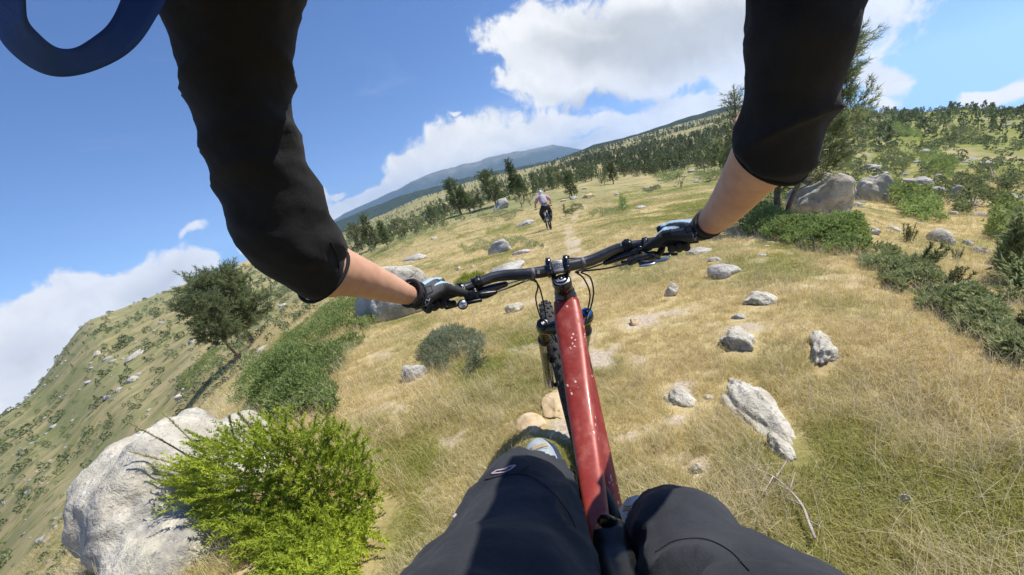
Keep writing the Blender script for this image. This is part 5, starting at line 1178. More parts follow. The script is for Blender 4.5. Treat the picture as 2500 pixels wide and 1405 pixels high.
# cranks, pedals, shock, saddle, seat post, chain ring
cr_ = MB(); PL, PR = BBp + BR * -.10 + BH * .16 + BU * .0, BBp + BR * .12 - BH * .15 + BU * .02
sweep(cr_, [BBp - BR * .06, PL], [.014, .011], 10, 6, rounded=2); part(cr_, 'crank_arm', M_BLACK)
cr_ = MB(); sweep(cr_, [BBp + BR * .07, PR], [.014, .011], 10, 6, rounded=2); part(cr_, 'crank_arm', M_BLACK)
for s, pp in ((-1, PL), (1, PR)):
    mb = MB(); c = pp + BR * .065 * s
    for q in (-.045, .045): block(mb, c + BH * q, BR * .050, BH * .007, BU * .008, .3)
    for q in (-.048, 0, .048): block(mb, c + BR * q, BR * .005, BH * .045, BU * .007, .3)
    for qx in (-.04, 0, .04):
        for q in (-.045, .045): disc_ring(mb, c + BR * qx + BH * q, BU, [(.007, .002), (.012, .002)], 6)
    part(mb, 'pedal', M_CHROME)
ch = MB(); disc_ring(ch, BBp + BR * .045, BR, [(-.002, .065), (.002, .065)], 32); part(ch, 'chain_ring', M_CHROME)
sk = MB(); s0, s1 = U(1393, 1165, .90), U(1440, 1290, .84); sweep(sk, [s0, s0 * .7 + s1 * .3, s0 * .69 + s1 * .31, s1], [.017, .018, .024, .024], 16, None, True, rounded=3); part(sk, 'shock', M_BLACK)
sk = MB(); sweep(sk, [U(1470, 1205, .86), U(1492, 1250, .84), U(1512, 1320, .80)], [.018, .017, .016], 10, 8, rounded=3); block(sk, U(1408, 1215, .86), BR * .008, BH * .05, BU * .03, .3); part(sk, 'rocker_link', M_BLACK)
sdl = MB(); SR = [(1474, 1243, .640, 34), (1480, 1258, .645, 72), (1486, 1290, .632, 92), (1494, 1335, .61, 104), (1505, 1375, .58, 116), (1522, 1430, .53, 128), (1545, 1500, .49, 190), (1560, 1580, .45, 250), (1570, 1660, .41, 270), (1575, 1700, .39, 120)]
sweep(sdl, [U(x, y, d) - BU * .02 for x, y, d, w in SR], [w * d / FPX / 2 for x, y, d, w in SR], 22, 40, True, up=(0, 0, 1), flat=.62, power=2.3, rounded=3)
V = np.concatenate(sdl.V); 
saddle = part(sdl, 'saddle', M_SADDLE)
rl = MB(); 
for s in (-1, 1): sweep(rl, [U(1500 + 16 * s, 1330, .64), U(1530 + 25 * s, 1460, .56), U(1545 + 30 * s, 1560, .50)], .0038, 8, 10)
part(rl, 'saddle_rail', M_BLACK)
sp = MB(); sweep(sp, [U(1530, 1500, .56), SEATJ, BBp * .15 + SEATJ * .85], [.0155, .0155, .0155], 14, 8); part(sp, 'seat_post', M_BLACK)
# ------------------------------------------------------------------ the rider who carries the camera
def skin_fn(t, b):
    v = opos(t); n, _ = t.noise(v, 18, 4, .6); n2, _ = t.noise(v, 220, 3, .6)
    t.l.new(t.mix(t.ramp(n, .3, .7), (.50, .265, .165), (.60, .345, .225)), b.inputs['Base Color']); bump(t, b, n2, .12, .001)
    b.inputs['Subsurface Weight'].default_value = .12; b.inputs['Subsurface Radius'].default_value = (.01, .004, .002); b.inputs['Subsurface Scale'].default_value = .5
M_SKIN = material('skin', (.5, .3, .2), .52, 0, skin_fn, .4)
def cloth_fn(c1, c2, weave=900, b_=.25):
    def fn(t, b):
        v = opos(t); n, _ = t.noise(v, 10, 4, .6); w, _ = t.noise(v, weave, 2, .7); f, _ = t.noise(v, 26, 4, .55, .6)
        t.l.new(t.mix(t.ramp(t.math('ADD', n, t.math('MULTIPLY', w, .4)), .4, 1.0), c1, c2), b.inputs['Base Color'])
        bump(t, b, t.math('ADD', t.math('MULTIPLY', w, .15), f), b_, .012); b.inputs['Sheen Weight'].default_value = .04
    return fn
M_JERSEY = material('black jersey cloth', (.012, .012, .012), .9, 0, cloth_fn((.008, .008, .0085), (.019, .0185, .018)), .2)
M_PANTS = material('dark slate trousers', (.025, .027, .03), .85, 0, cloth_fn((.017, .019, .023), (.040, .043, .048), 700, .3), .25)
M_SEAM = material('seam', (.015, .015, .018), .9)
M_PRINT = material('pinkish grey print', (.42, .34, .38), .7)
M_GLOVE = material('black glove', (.014, .014, .015), .7, 0, cloth_fn((.012, .012, .013), (.026, .026, .027), 900, .35), .3)
M_GLOVE_G = material('grey glove leather', (.045, .045, .048), .7, 0, cloth_fn((.04, .04, .043), (.062, .062, .065), 900, .3), .3)
M_GLOVE_B = material('pale blue glove back', (.26, .46, .66), .7, 0, cloth_fn((.26, .39, .52), (.36, .50, .62), 800, .35), .3)
M_STRAP = material('navy webbing', (.012, .028, .085), .7, 0, cloth_fn((.014, .045, .17), (.022, .062, .22), 500, .2), .3)
M_SHOE = speck('pale blue-grey shoe', (.26, .31, .34), (.36, .40, .41), 30, .7, 0, .3, .003)
M_SOLE = speck('tan rubber sole', (.34, .27, .16), (.44, .36, .23), 40, .8)
M_EMB = material('emblem outline', (.38, .45, .60), .6)

gz0 = ground_z(0, -.15)[0]
rider = empty('person', (0, -.15, gz0), 'rider in black jersey and dark trousers gripping the bar of the red bike', 'person')
def rpart(mb, name, mats): return mb.build(name, mats, None, True, root=rider)
def rings(mb, R, seg=28, n=60, flat=1.0, cap=True, m=0, slim=1.0):
    """tube whose left and right picture edges are given: (xl, yl, xr, yr, depth)"""
    R = np.asarray(R, float); Q = catmull(R[:, :3], n), catmull(R[:, [3, 4, 4]], n)
    xl, yl, xr = Q[0].T; yr, dp, _ = Q[1].T
    mx, my = .5 * (xl + xr), .5 * (yl + yr); xl, xr, yl, yr = mx + (xl - mx) * slim, mx + (xr - mx) * slim, my + (yl - my) * slim, my + (yr - my) * slim
    L = np.array([U(a, b, d) for a, b, d in zip(xl, yl, dp)]); Rr = np.array([U(a, b, d) for a, b, d in zip(xr, yr, dp)])
    C = .5 * (L + Rr); T = np.gradient(C, axis=0); T /= np.linalg.norm(T, axis=1)[:, None]; ang = np.linspace(0, 2 * math.pi, seg, endpoint=False); V = []
    for c, l, r_, t in zip(C, L, Rr, T):
        e = r_ - l; rad = .5 * np.linalg.norm(e); e = unit(e); k = unit(np.cross(t, e)); V.append(c + rad * (np.outer(np.cos(ang), e) + flat * np.outer(np.sin(ang), k)))
    F = [(i * seg + j, i * seg + (j + 1) % seg, (i + 1) * seg + (j + 1) % seg, (i + 1) * seg + j) for i in range(n - 1) for j in range(seg)]
    if cap: F += [tuple(range(seg))[::-1], tuple(range((n - 1) * seg, n * seg))]
    mb.add(np.concatenate(V), F, m); return C
def shell(V, F, thick):
    return V, F
# body: torso, neck, head, arms and legs as one continuous skin, mostly under the clothes
SL_L = [(330, -420, 640, -420, .42), (360, -220, 720, -240, .46), (385, -60, 762, -70, .50), (402, 25, 742, 15, .52), (440, 140, 718, 132, .545), (468, 245, 714, 238, .565), (503, 350, 732, 332, .585), (533, 450, 768, 452, .61), (556, 535, 806, 545, .64), (612, 618, 838, 575, .67), (682, 690, 850, 600, .70), (722, 722, 852, 612, .725)]
SL_R = [(1850, -420, 2120, -420, .44), (1842, -200, 2095, -220, .48), (1836, -40, 2086, -50, .52), (1838, 20, 2083, 15, .53), (1822, 100, 2072, 95, .55), (1817, 190, 2050, 180, .575), (1816, 270, 2034, 235, .60), (1806, 320, 2012, 300, .63), (1795, 345, 1992, 360, .655), (1789, 355, 1978, 398, .675)]
body = MB()
ARM_L = [(560, -260, .42), (585, 20, .56), (590, 240, .62), (650, 460, .67), (720, 590, .72), (820, 660, .80), (900, 685, .90), (970, 707, 1.0), (1020, 720, 1.07)]
FORE_L = [(760, 560, 748, 700, .72), (822, 590, 772, 722, .775), (868, 618, 842, 724, .83), (920, 647, 900, 732, .90), (968, 674, 950, 740, .97), (1005, 697, 988, 744, 1.02), (1022, 704, 1012, 740, 1.05)]
FORE_R = [(1980, 330, 1790, 300, .70), (1955, 385, 1790, 350, .745), (1900, 438, 1772, 398, .81), (1848, 492, 1748, 452, .88), (1802, 532, 1724, 498, .96), (1762, 560, 1704, 530, 1.03), (1742, 566, 1698, 540, 1.045)]
rings(body, FORE_L, 24, 40); rings(body, FORE_R, 24, 40)
SH_L, SH_R = np.array([-.24, -.02, .33]), np.array([.27, -.02, .36])
EL_L, EL_R = U(700, 570, .70), U(1900, 290, .70)
CHEST, NECK, HIP = np.array([0, -.28, .10]), np.array([.01, -.10, .40]), np.array([.02, -.52, -.38])
def mid_(R, k): r = R[k]; return U(.5 * (r[0] + r[2]), .5 * (r[1] + r[3]), r[4])
for R_, sh, el in ((SL_L, SH_L, EL_L), (SL_R, SH_R, EL_R)):
    n_ = len(R_); P_ = [sh, .5 * (sh + mid_(R_, 0))] + [mid_(R_, k) for k in range(n_)]
    sweep(body, P_, [.055, .045] + [.034] * n_, 16, 40, rounded=3)
sweep(body, [SH_L, NECK + np.array([0, -.04, -.06]), SH_R], [.055, .075, .055], 14, 10, rounded=3)
sweep(body, [NECK + np.array([0, -.05, -.08]), CHEST + np.array([0, -.06, 0]), .5 * (CHEST + HIP) + np.array([0, -.08, .02]), HIP], [.10, .125, .115, .12], 20, 16, rounded=3)
sweep(body, [NECK + np.array([0, -.04, -.06]), NECK + np.array([0, .0, .05]), NECK + np.array([.0, .04, .10])], [.06, .055, .055], 14, 8, rounded=3)
V, F = ico(4); body.add(V * np.array([.075, .098, .115]) + NECK + np.array([0, .05, .20]), F)
body.add(V * np.array([.014, .02, .018]) + NECK + np.array([0, .145, .18]), F)
for s in (-1, 1): body.add(V * np.array([.012, .022, .032]) + NECK + np.array([.078 * s, .04, .19]), F)
KN_L, KN_R = U(1270, 1250, .62), U(1690, 1345, .60)
AN_L, AN_R = U(1332, 1180, .98), U(1590, 1320, .92)
for s, kn, an in ((-1, KN_L, AN_L), (1, KN_R, AN_R)):
    hp = HIP + np.array([.10 * s, .02, -.02]); sweep(body, [hp, .5 * (hp + kn), kn, kn + (an - kn) * .12, .55 * kn + .45 * an, an], [.075, .068, .055, .052, .05, .036], 16, 24, rounded=3)
V, N, F = remeshed(body, .0095, 3)
body_o = obj('body', mesh('body', V, F, M_SKIN), None); under(body_o, rider)

# jersey: chest and both three-quarter sleeves in one piece of cloth
jr = MB()
rings(jr, SL_L, 36, 70, slim=.90); rings(jr, SL_R, 36, 60, slim=.95)
sweep(jr, [mid_(SL_L, 0), SH_L + np.array([-.02, -.02, .02]), NECK + np.array([-.06, -.08, -.08])], [.10, .085, .09], 18, 12, rounded=3)
sweep(jr, [mid_(SL_R, 0), SH_R + np.array([.02, -.02, .02]), NECK + np.array([.06, -.08, -.08])], [.10, .085, .09], 18, 12, rounded=3)
sweep(jr, [NECK + np.array([0, -.07, -.09]), CHEST + np.array([0, -.08, 0]), .5 * (CHEST + HIP) + np.array([0, -.09, .02]), HIP + np.array([0, 0, .03])], [.13, .155, .145, .15], 24, 16, rounded=3)
V, N, F = remeshed(jr, .0085, 3)
ax1 = unit(np.array([.3, .5, -.8]))
fold = fbm(np.column_stack([V @ unit(AX_U + AX_R * .6) * 26, V @ unit(AX_R - AX_U * .7) * 9, V @ AX_F * 12]), 3, 31)
fold2 = (1 - np.abs(vnoise(np.column_stack([V @ unit(AX_U - AX_R * .35) * 17, V @ AX_R * 5, V @ AX_F * 7]), 33))) ** 2
el = np.exp(-np.minimum(np.linalg.norm(V - U(640, 470, .62), axis=1), np.linalg.norm(V - U(1910, 230, .6), axis=1)) ** 2 / .02)
V = V + N * (.005 * fold + .009 * (fold2 - .35) * (.6 + 1.0 * el))[:, None]
jersey = obj('jersey', mesh('jersey', V, F, M_JERSEY), None); under(jersey, rider)
# open sleeve hems
for R_, fl in ((SL_L, 1), (SL_R, 1)):
    r = R_[-1]; l, rr = U(r[0], r[1], r[4]), U(r[2], r[3], r[4]); c = .5 * (l + rr); e = unit(rr - l); p = R_[-3]; t = unit(c - .5 * (U(p[0], p[1], p[4]) + U(p[2], p[3], p[4]))); k = unit(np.cross(t, e)); rad = .5 * np.linalg.norm(rr - l) * (.91 if R_ is SL_L else .96)
    mb = MB(); Q = [c + t * .003 + rad * .985 * (math.cos(a) * e + math.sin(a) * k) for a in np.linspace(0, 2 * math.pi, 37)]; sweep(mb, Q, .0035, 6, None, False); o = mb.build('sleeve_hem', M_JERSEY); bpy.context.view_layer.update(); o.parent = jersey; o.matrix_parent_inverse = jersey.matrix_world.inverted()

# trousers
tr = MB()
LEG_L = [(1268, 1166, 1312, 1167, .715), (1222, 1180, 1350, 1178, .70), (1180, 1206, 1380, 1200, .675), (1146, 1244, 1400, 1230, .645), (1122, 1284, 1416, 1268, .615), (1092, 1338, 1432, 1320, .575), (1050, 1402, 1446, 1386, .53), (990, 1478, 1462, 1460, .48), (920, 1580, 1490, 1560, .42), (820, 1750, 1520, 1700, .37)]
LEG_R = [(1664, 1308, 1704, 1310, .665), (1622, 1318, 1738, 1320, .655), (1586, 1338, 1776, 1336, .64), (1560, 1352, 1816, 1342, .615), (1550, 1392, 1862, 1368, .585), (1552, 1442, 1920, 1402, .55), (1570, 1500, 1990, 1440, .51), (1600, 1580, 2080, 1500, .46), (1640, 1690, 2180, 1590, .41), (1660, 1810, 2240, 1710, .37)]
rings(tr, LEG_L, 36, 70, .86); rings(tr, LEG_R, 36, 70, .80)
for s, kn, an in ((-1, KN_L, AN_L), (1, KN_R, AN_R)): sweep(tr, [kn + AX_F * .02 - BU * .01, .5 * (kn + an), an + (kn - an) * .12], [.085, .075, .058], 20, 16, rounded=3)
hl = .5 * (U(700, 1750, .37) + U(1540, 1700, .37)); hr = .5 * (U(1600, 1800, .37) + U(2300, 1700, .37))
sweep(tr, [hl, HIP + np.array([-.09, .03, 0])], [.115, .12], 20, 8, rounded=3); sweep(tr, [hr, HIP + np.array([.09, .03, 0])], [.115, .12], 20, 8, rounded=3); sweep(tr, [HIP + np.array([-.08, 0, 0]), HIP + np.array([.08, 0, 0])], .13, 20, 6, rounded=3)
V, N, F = remeshed(tr, .0085, 3)
fold = fbm(np.column_stack([V @ AX_R * 7, V @ AX_U * 20, V @ AX_F * 16]), 3, 41); f2 = (1 - np.abs(vnoise(np.column_stack([V @ unit(AX_R + AX_U) * 8, V @ unit(AX_U - AX_R * .3) * 19, V @ AX_F * 9]), 43))) ** 3
V = V + N * (.005 * fold + .013 * (f2 - .3))[:, None]
trousers = obj('trousers', mesh('trousers', V, F, M_PANTS), None); under(trousers, rider)
def on_cloth(o, pts, r, name, mat, lift=.001, n=40, closed=False):
    """a thin line of print or stitching laid on a garment through these pixels"""
    bpy.context.view_layer.update(); inv = o.matrix_world.inverted(); P = []
    src = [(x, y) for x, y in (catmull(np.column_stack([np.array(pts, float), np.zeros(len(pts))]), n)[:, :2] if len(pts) > 2 else [np.array(pts[0]) + (np.array(pts[1]) - np.array(pts[0])) * t for t in np.linspace(0, 1, 10)])]
    for (x, y) in src:
        dl = (inv.to_3x3() @ Vector(ray(x, y))).normalized(); ok, loc, nrm, _ = o.ray_cast(inv @ Vector((0, 0, 0)), dl)
        if ok: P.append(np.array(loc) + np.array(nrm) * lift)
    if len(P) > 2:
        mb = MB(); sweep(mb, P, r, 5); return mb.build(name, mat, o)
on_cloth(trousers, [(1185, 1172), (1240, 1160), (1290, 1163), (1340, 1195), (1385, 1250), (1405, 1290)], .0006, 'seam', M_SEAM)
on_cloth(trousers, [(1268, 1158), (1278, 1146), (1290, 1138)], .0010, 'seam', M_SEAM)
on_cloth(trousers, [(1600, 1350), (1650, 1322), (1720, 1318), (1780, 1345), (1830, 1395)], .0006, 'seam', M_SEAM)
for a, b in [((1200, 1158), (1230, 1155)), ((1230, 1155), (1246, 1147)), ((1246, 1147), (1258, 1138)), ((1200, 1158), (1212, 1150)), ((1212, 1150), (1232, 1147)), ((1232, 1147), (1244, 1140)), ((1244, 1140), (1258, 1138))]: on_cloth(trousers, [a, b], .0012, 'knee_print', M_PRINT)
on_cloth(trousers, [(1103, 1270), (1114, 1258)], .002, 'knee_print', M_PRINT)
on_cloth(jersey, [(806, 590), (822, 625), (828, 655)], .0010, 'seam', M_SEAM)

# shoes
def shoe(toe, heel, w, name='shoe'):
    fw = unit(np.asarray(toe) - heel); fw = unit(fw * np.array([1, 1, .35])); L = np.linalg.norm(np.asarray(toe) - heel); side = unit(np.cross(fw, BU)); up = np.cross(side, fw)
    mb = MB(); st = [(0, .55, .05), (.08, .80, .065), (.25, .88, .085), (.45, .92, .082), (.62, 1.05, .066), (.80, 1.02, .052), (.93, .78, .042), (1.0, .38, .032)]; V, F = [], []; k = 22; an = np.linspace(0, 2 * math.pi, k, endpoint=False)
    for f, ww, hh in st:
        c = np.asarray(heel) + fw * L * f; V.append(c + np.outer(np.cos(an), side) * w * .5 * ww + np.outer(np.where(np.sin(an) > 0, np.sin(an) * hh, np.sin(an) * .012), up))
    for i in range(len(st) - 1):
        for j in range(k): F.append((i * k + j, i * k + (j + 1) % k, (i + 1) * k + (j + 1) % k, (i + 1) * k + j))
    F += [tuple(range(k))[::-1], tuple(range((len(st) - 1) * k, len(st) * k))]
    mb.add(np.concatenate(V), F); o = rpart(mb, name, M_SHOE)
    sm = MB(); V, F = [], []
    for z, g in ((-.028, .98), (-.026, 1.04), (-.008, 1.05), (.0, .99)):
        ring = []
        for f, ww, hh in st: ring.append(np.asarray(heel) + fw * (L * f * 1.0) + side * w * .5 * ww * g + up * z)
        for f, ww, hh in st[::-1]: ring.append(np.asarray(heel) + fw * (L * f * 1.0) - side * w * .5 * ww * g + up * z)
        ring = np.array(ring); ring += fw * .006 * (np.arange(len(ring)) % len(ring) == 7)[:, None]; V.append(ring)
    k = 16
    for i in range(3):
        for j in range(k): F.append((i * k + j, i * k + (j + 1) % k, (i + 1) * k + (j + 1) % k, (i + 1) * k + j))
    F += [tuple(range(k))[::-1], tuple(range(3 * k, 4 * k))]
    sm.add(np.concatenate(V), F); so = sm.build('sole', M_SOLE); bpy.context.view_layer.update(); so.parent = o; so.matrix_parent_inverse = o.matrix_world.inverted()
    for q in range(3):
        l = MB(); c = np.asarray(heel) + fw * L * (.50 + .08 * q) + up * (.078 - .009 * q); sweep(l, [c - side * .022, c + up * .003, c + side * .022], .0022, 6, 6); lo = l.build('lace', M_SOLE); bpy.context.view_layer.update(); lo.parent = o; lo.matrix_parent_inverse = o.matrix_world.inverted()
shoe(U(1312, 1092, 1.12), U(1362, 1235, .92), .098)
shoe(U(1562, 1246, 1.00), U(1560, 1420, .82), .095)

# gloved hands closed round the grips
def glove(side):
    Q = GL[side]; inner, outer = Q[0], Q[-1]; ax = unit(outer - inner)                    # out along the bar
    near = unit(-AX_F - ax * (-AX_F @ ax)); up = unit(np.cross(near, ax)); 
    if up @ AX_U < 0: up = -up
    Rg = .0166
    def rim(s, th, r):                                                                    # point beside the grip: s metres out, th degrees from the top towards the far side
        a = math.radians(th); return inner + ax * s + r * (math.cos(a) * up - math.sin(a) * near)
    wr = U(1022, 722, 1.055) if side < 0 else U(1714, 558, 1.06)
    arm = unit(wr - (U(900, 688, .90) if side < 0 else U(1800, 490, .90)))
    mb = MB()
    s0 = [.040, .062, .083, .103]
    lens = [1.0, 1.06, 1.0, .86]
    for i, (s, l) in enumerate(zip(s0, lens)):                                            # index to little finger
        k1 = rim(s, 18, .040 - .002 * i); sweep(mb, [wr + ax * (.006 * (i - 1.5)), .5 * (wr + k1) + up * .006, k1], [.024, .019, .0135], 12, 8, rounded=3)
        if i == 0: ch = [k1, rim(s, 62, .043), rim(s - .004, 105, .040), rim(s - .008, 150, .034), rim(s - .010, 190, .031)]
        else: ch = [k1, rim(s, 65, .036 * l + .002), rim(s, 112, .031), rim(s, 165, .028), rim(s, 205, .0275), rim(s, 232, .028)]
        sweep(mb, ch, np.linspace(.0115, .0088, len(ch)) * (.94 if i == 3 else 1), 10, 16, rounded=3)
    heel = rim(.085, -55, .034); sweep(mb, [wr - arm * .01, .5 * (wr + heel) - up * .006, heel, rim(.055, -50, .033)], [.026, .026, .019, .016], 12, 12, rounded=3)
    sweep(mb, [wr, rim(.075, -28, .036), rim(.055, -20, .034)], [.026, .022, .017], 12, 10, rounded=3)
    th0 = rim(.060, -62, .036); sweep(mb, [wr - up * .010 + near * .006, th0, rim(.030, -85, .034), rim(.008, -108, .031), rim(-.006, -125, .029)], [.022, .018, .0145, .0130, .0105], 12, 16, rounded=4)
    sweep(mb, [wr - arm * .030, wr, wr + arm * .02], [.0315, .030, .028], 16, 8)
    V, N, F = remeshed(mb, .0030, 2)
    V = V + N * (.0012 * fbm(V * 60, 3, 51 + side))[:, None]
    fc = np.array([V[list(f)].mean(0) for f in F]); fn = np.array([np.mean(N[list(f)], 0) for f in F])
    dors = up * .8 - near * .35 + ax * 0
    d = fn @ unit(dors); along_arm = (fc - wr) @ arm; hs = (fc - inner) @ ax; topness = (fc - (inner + ax * .06)) @ up
    bl = (d > .34) & (along_arm > .004) & (topness > .012)
    gy = (~bl) & (along_arm < .055) & (along_arm > -.018) & (fn @ near > .2) & (fn @ up > -.35)
    mi = np.where(bl, 1, np.where(gy, 2, 0))
    o = obj('glove', mesh('glove', V, F, [M_GLOVE, M_GLOVE_B, M_GLOVE_G], True, mi), None); under(o, rider)
    cf = MB(); e = unit(np.cross(arm, near)); f = np.cross(arm, e)
    for off, r_, h_ in ((-.034, .0335, .0045), (-.012, .0325, .003)):
        c = wr + arm * off; sweep(cf, [c + r_ * (math.cos(a) * e + math.sin(a) * f) for a in np.linspace(0, 2 * math.pi, 33)], h_, 6, None, False)
    c_o = cf.build('cuff', M_GLOVE); bpy.context.view_layer.update(); c_o.parent = o; c_o.matrix_parent_inverse = o.matrix_world.inverted()
    return o, wr, arm, near, up, ax
FOX = [(-.9, 1.0), (-.55, .35), (-.2, .45), (.1, .45), (.45, .35), (.8, 1.0), (.55, .15), (.65, -.25), (.25, -.55), (.1, -1.0), (-.15, -1.0), (-.3, -.55), (-.7, -.25), (-.62, .15), (-.9, 1.0)]
for side in (-1, 1):
    g, wr, arm, near, up, ax = glove(side)
    if side < 0: cx, cy, sc, rot = 1042, 737, 9.5, 12
    else: cx, cy, sc, rot = 1697, 577, 9, -8
    ca, sa = math.cos(math.radians(rot)), math.sin(math.radians(rot))
    pts = [(cx + sc * .72 * (x * ca + y * sa), cy - sc * (y * ca - x * sa)) for x, y in FOX]
    for a, b in zip(pts[:-1], pts[1:]): on_cloth(g, [a, b], .0007, 'emblem', M_EMB, .0012)
    tabs = [(1030, 705), (1052, 698), (1056, 712), (1036, 722), (1030, 705)] if side < 0 else [(1672, 556), (1690, 548), (1696, 560), (1676, 570), (1672, 556)]
    for a, b in zip(tabs[:-1], tabs[1:]): on_cloth(g, [a, b], .0010, 'tab_edge', M_SEAM, .0006)

# dark blue harness strap looping in the upper left
sp = MB(); mid = [(-20, -160), (14, -40), (28, 60), (72, 116), (128, 150), (190, 150), (255, 120), (300, 84), (334, 30), (372, -60), (410, -200)]; hw = [52, 46, 42, 40, 36, 34, 40, 44, 48, 56, 60]; dps = [.30, .31, .32, .33, .34, .35, .355, .36, .37, .39, .42]
mm = catmull(np.column_stack([np.array(mid, float), np.array(hw)]), 60); dd_ = catmull(np.column_stack([dps, dps, dps]), 60)[:, 0]; tg = np.gradient(mm[:, :2], axis=0); tg /= np.linalg.norm(tg, axis=1)[:, None]; nr = np.column_stack([-tg[:, 1], tg[:, 0]]); V, F = [], []
for (x, y, w), (nx, ny), d in zip(mm, nr, dd_):
    for q in (-1, -.5, 0, .5, 1): V.append(U(x + nx * w * q, y + ny * w * q, d + .004 * q))
    for q in (1, .5, 0, -.5, -1): V.append(U(x + nx * w * q, y + ny * w * q, d + .004 * q + .004))
for i in range(59):
    for j in range(10): F.append((i * 10 + j, i * 10 + (j + 1) % 10, (i + 1) * 10 + (j + 1) % 10, (i + 1) * 10 + j))
F += [tuple(range(10))[::-1], tuple(range(590, 600))]
sp.add(V, F); rpart(sp, 'harness_strap', M_STRAP)
# helmet, above the picture
hm = MB(); V, F = ico(4); V2 = V[:, :] * np.array([.105, .135, .10]); V2[:, 2] = np.maximum(V2[:, 2], -.02); hm.add(V2 + NECK + np.array([0, .04, .25]), F); hel = rpart(hm, 'helmet', M_BLACK)

# ------------------------------------------------------------------ the rider ahead and his bicycle
M_PINK = speck('pink shirt', (.46, .22, .34), (.58, .33, .45), 12, .85, 0, .3, .01)
M_BLKP = speck('black trousers', (.010, .010, .012), (.020, .020, .022), 14, .9, 0, .3, .01)
M_GREYPK = speck('pale grey backpack', (.30, .30, .32), (.42, .42, .44), 16, .8, 0, .3, .01)
M_DGREY = speck('dark grey fabric', (.07, .07, .08), (.12, .12, .13), 16, .85)
M_HELM = speck('white helmet', (.60, .61, .62), (.74, .75, .76), 9, .35)
M_FRAME2 = speck('pale grey-green frame', (.30, .34, .31), (.42, .46, .43), 9, .35, .4)
M_WHITEP = material('white panel', (.75, .75, .75), .5)
G0 = hit(1345, 561); YAW = math.atan2(G0[0], G0[1]) - math.radians(7); f2 = np.array([math.sin(YAW), math.cos(YAW), 0]); r2 = np.array([math.cos(YAW), -math.sin(YAW), 0])
SC2 = 1.0
def K(r, f, u):
    p = G0 + SC2 * (r2 * r + f2 * f + np.array([0, 0, u]))
    return p
tilt = ground_z(*(G0 + f2 * 1.2)[:2])[0] - G0[2]
def KB(r, f, u): return K(r, f, u + tilt * f / 1.2)
b2 = empty('bicycle', G0, 'pale mountain bike ridden away down the track by the other rider', 'bicycle')
def p2(mb, name, mat): return mb.build(name, mat, None, True, root=b2)
rf2 = lambda mb, name, mat: p2(mb, name, mat)
wheel(KB(0, .0, .372), r2, rf2, .340, .034, 44, 20, 40); wheel(KB(.0, 1.22, .372), unit(r2 + f2 * -.10), rf2, .340, .034, 44, 20, 40)
m2 = MB(); bb, st_, hd0, hd1 = KB(0, .44, .35), KB(0, .30, .74), KB(0, .90, .92), KB(0, .95, .78)
sweep(m2, [st_, hd0], [.022, .026], 8, 6); sweep(m2, [bb, hd1], .03, 8, 6); sweep(m2, [bb, st_], .02, 8, 5); sweep(m2, [hd0, hd1], .03, 8, 4)
for s in (-1, 1): sweep(m2, [KB(.04 * s, .40, .36), KB(.07 * s, 0, .372)], .013, 6, 4); sweep(m2, [KB(.03 * s, .30, .62), KB(.07 * s, .0, .372)], .012, 6, 4)
p2(m2, 'frame', M_FRAME2)
m2 = MB()
for s in (-1, 1): sweep(m2, [KB(.065 * s, .98, .72), KB(.065 * s, 1.22, .372)], [.022, .018], 8, 4)
sweep(m2, [KB(-.07, .98, .72), KB(.07, .98, .72)], .022, 8, 3); p2(m2, 'fork', M_BLACK)
m2 = MB(); sweep(m2, [KB(-.39, .80, 1.02), KB(-.2, .88, 1.02), KB(-.05, .92, .985), KB(.05, .92, .985), KB(.2, .88, 1.02), KB(.39, .80, 1.02)], .015, 8, 20); p2(m2, 'handlebar', M_BLACK)
for s in (-1, 1): m2 = MB(); sweep(m2, [KB(.29 * s, .84, 1.02), KB(.40 * s, .795, 1.02)], .019, 8, 3); p2(m2, 'grip', M_RUBBER)
m2 = MB(); sweep(m2, [KB(0, .12, .83), KB(0, .22, .85), KB(0, .38, .835)], [.065, .05, .022], 10, 8, flat=.45, up=(0, 0, 1), rounded=2); p2(m2, 'saddle', M_GLOSS)
m2 = MB(); sweep(m2, [st_, KB(0, .26, .83)], .016, 8, 3); p2(m2, 'seat_post', M_BLACK)
for s in (-1, 1): m2 = MB(); sweep(m2, [KB(.06 * s, .44, .35), KB(.08 * s, .44 - .17 * s, .35)], .012, 6, 3); block(m2, KB(.13 * s, .44 - .17 * s, .35), r2 * .05, f2 * .045, BU * .01, .2); p2(m2, 'pedal', M_BLACK)
m2 = MB(); block(m2, KB(0, -.05, .80), r2 * .028, f2 * .006, BU * .05, .3); p2(m2, 'mudguard', M_WHITEP)
pr2 = empty('person', G0 + f2 * .45, 'person in pink shirt and black trousers riding away on the pale bike', 'person')
def q2(name, build, mat, vox=.016, sm=2, mod=None):
    m = MB(); build(m); V, N, F = remeshed(m, vox, sm)
    if mod: V = mod(V, N)
    o = obj(name, mesh(name, V, F, mat)); under(o, pr2); return o
HPc, NKc = np.array([0, .20, .98]), np.array([0, .60, 1.42])
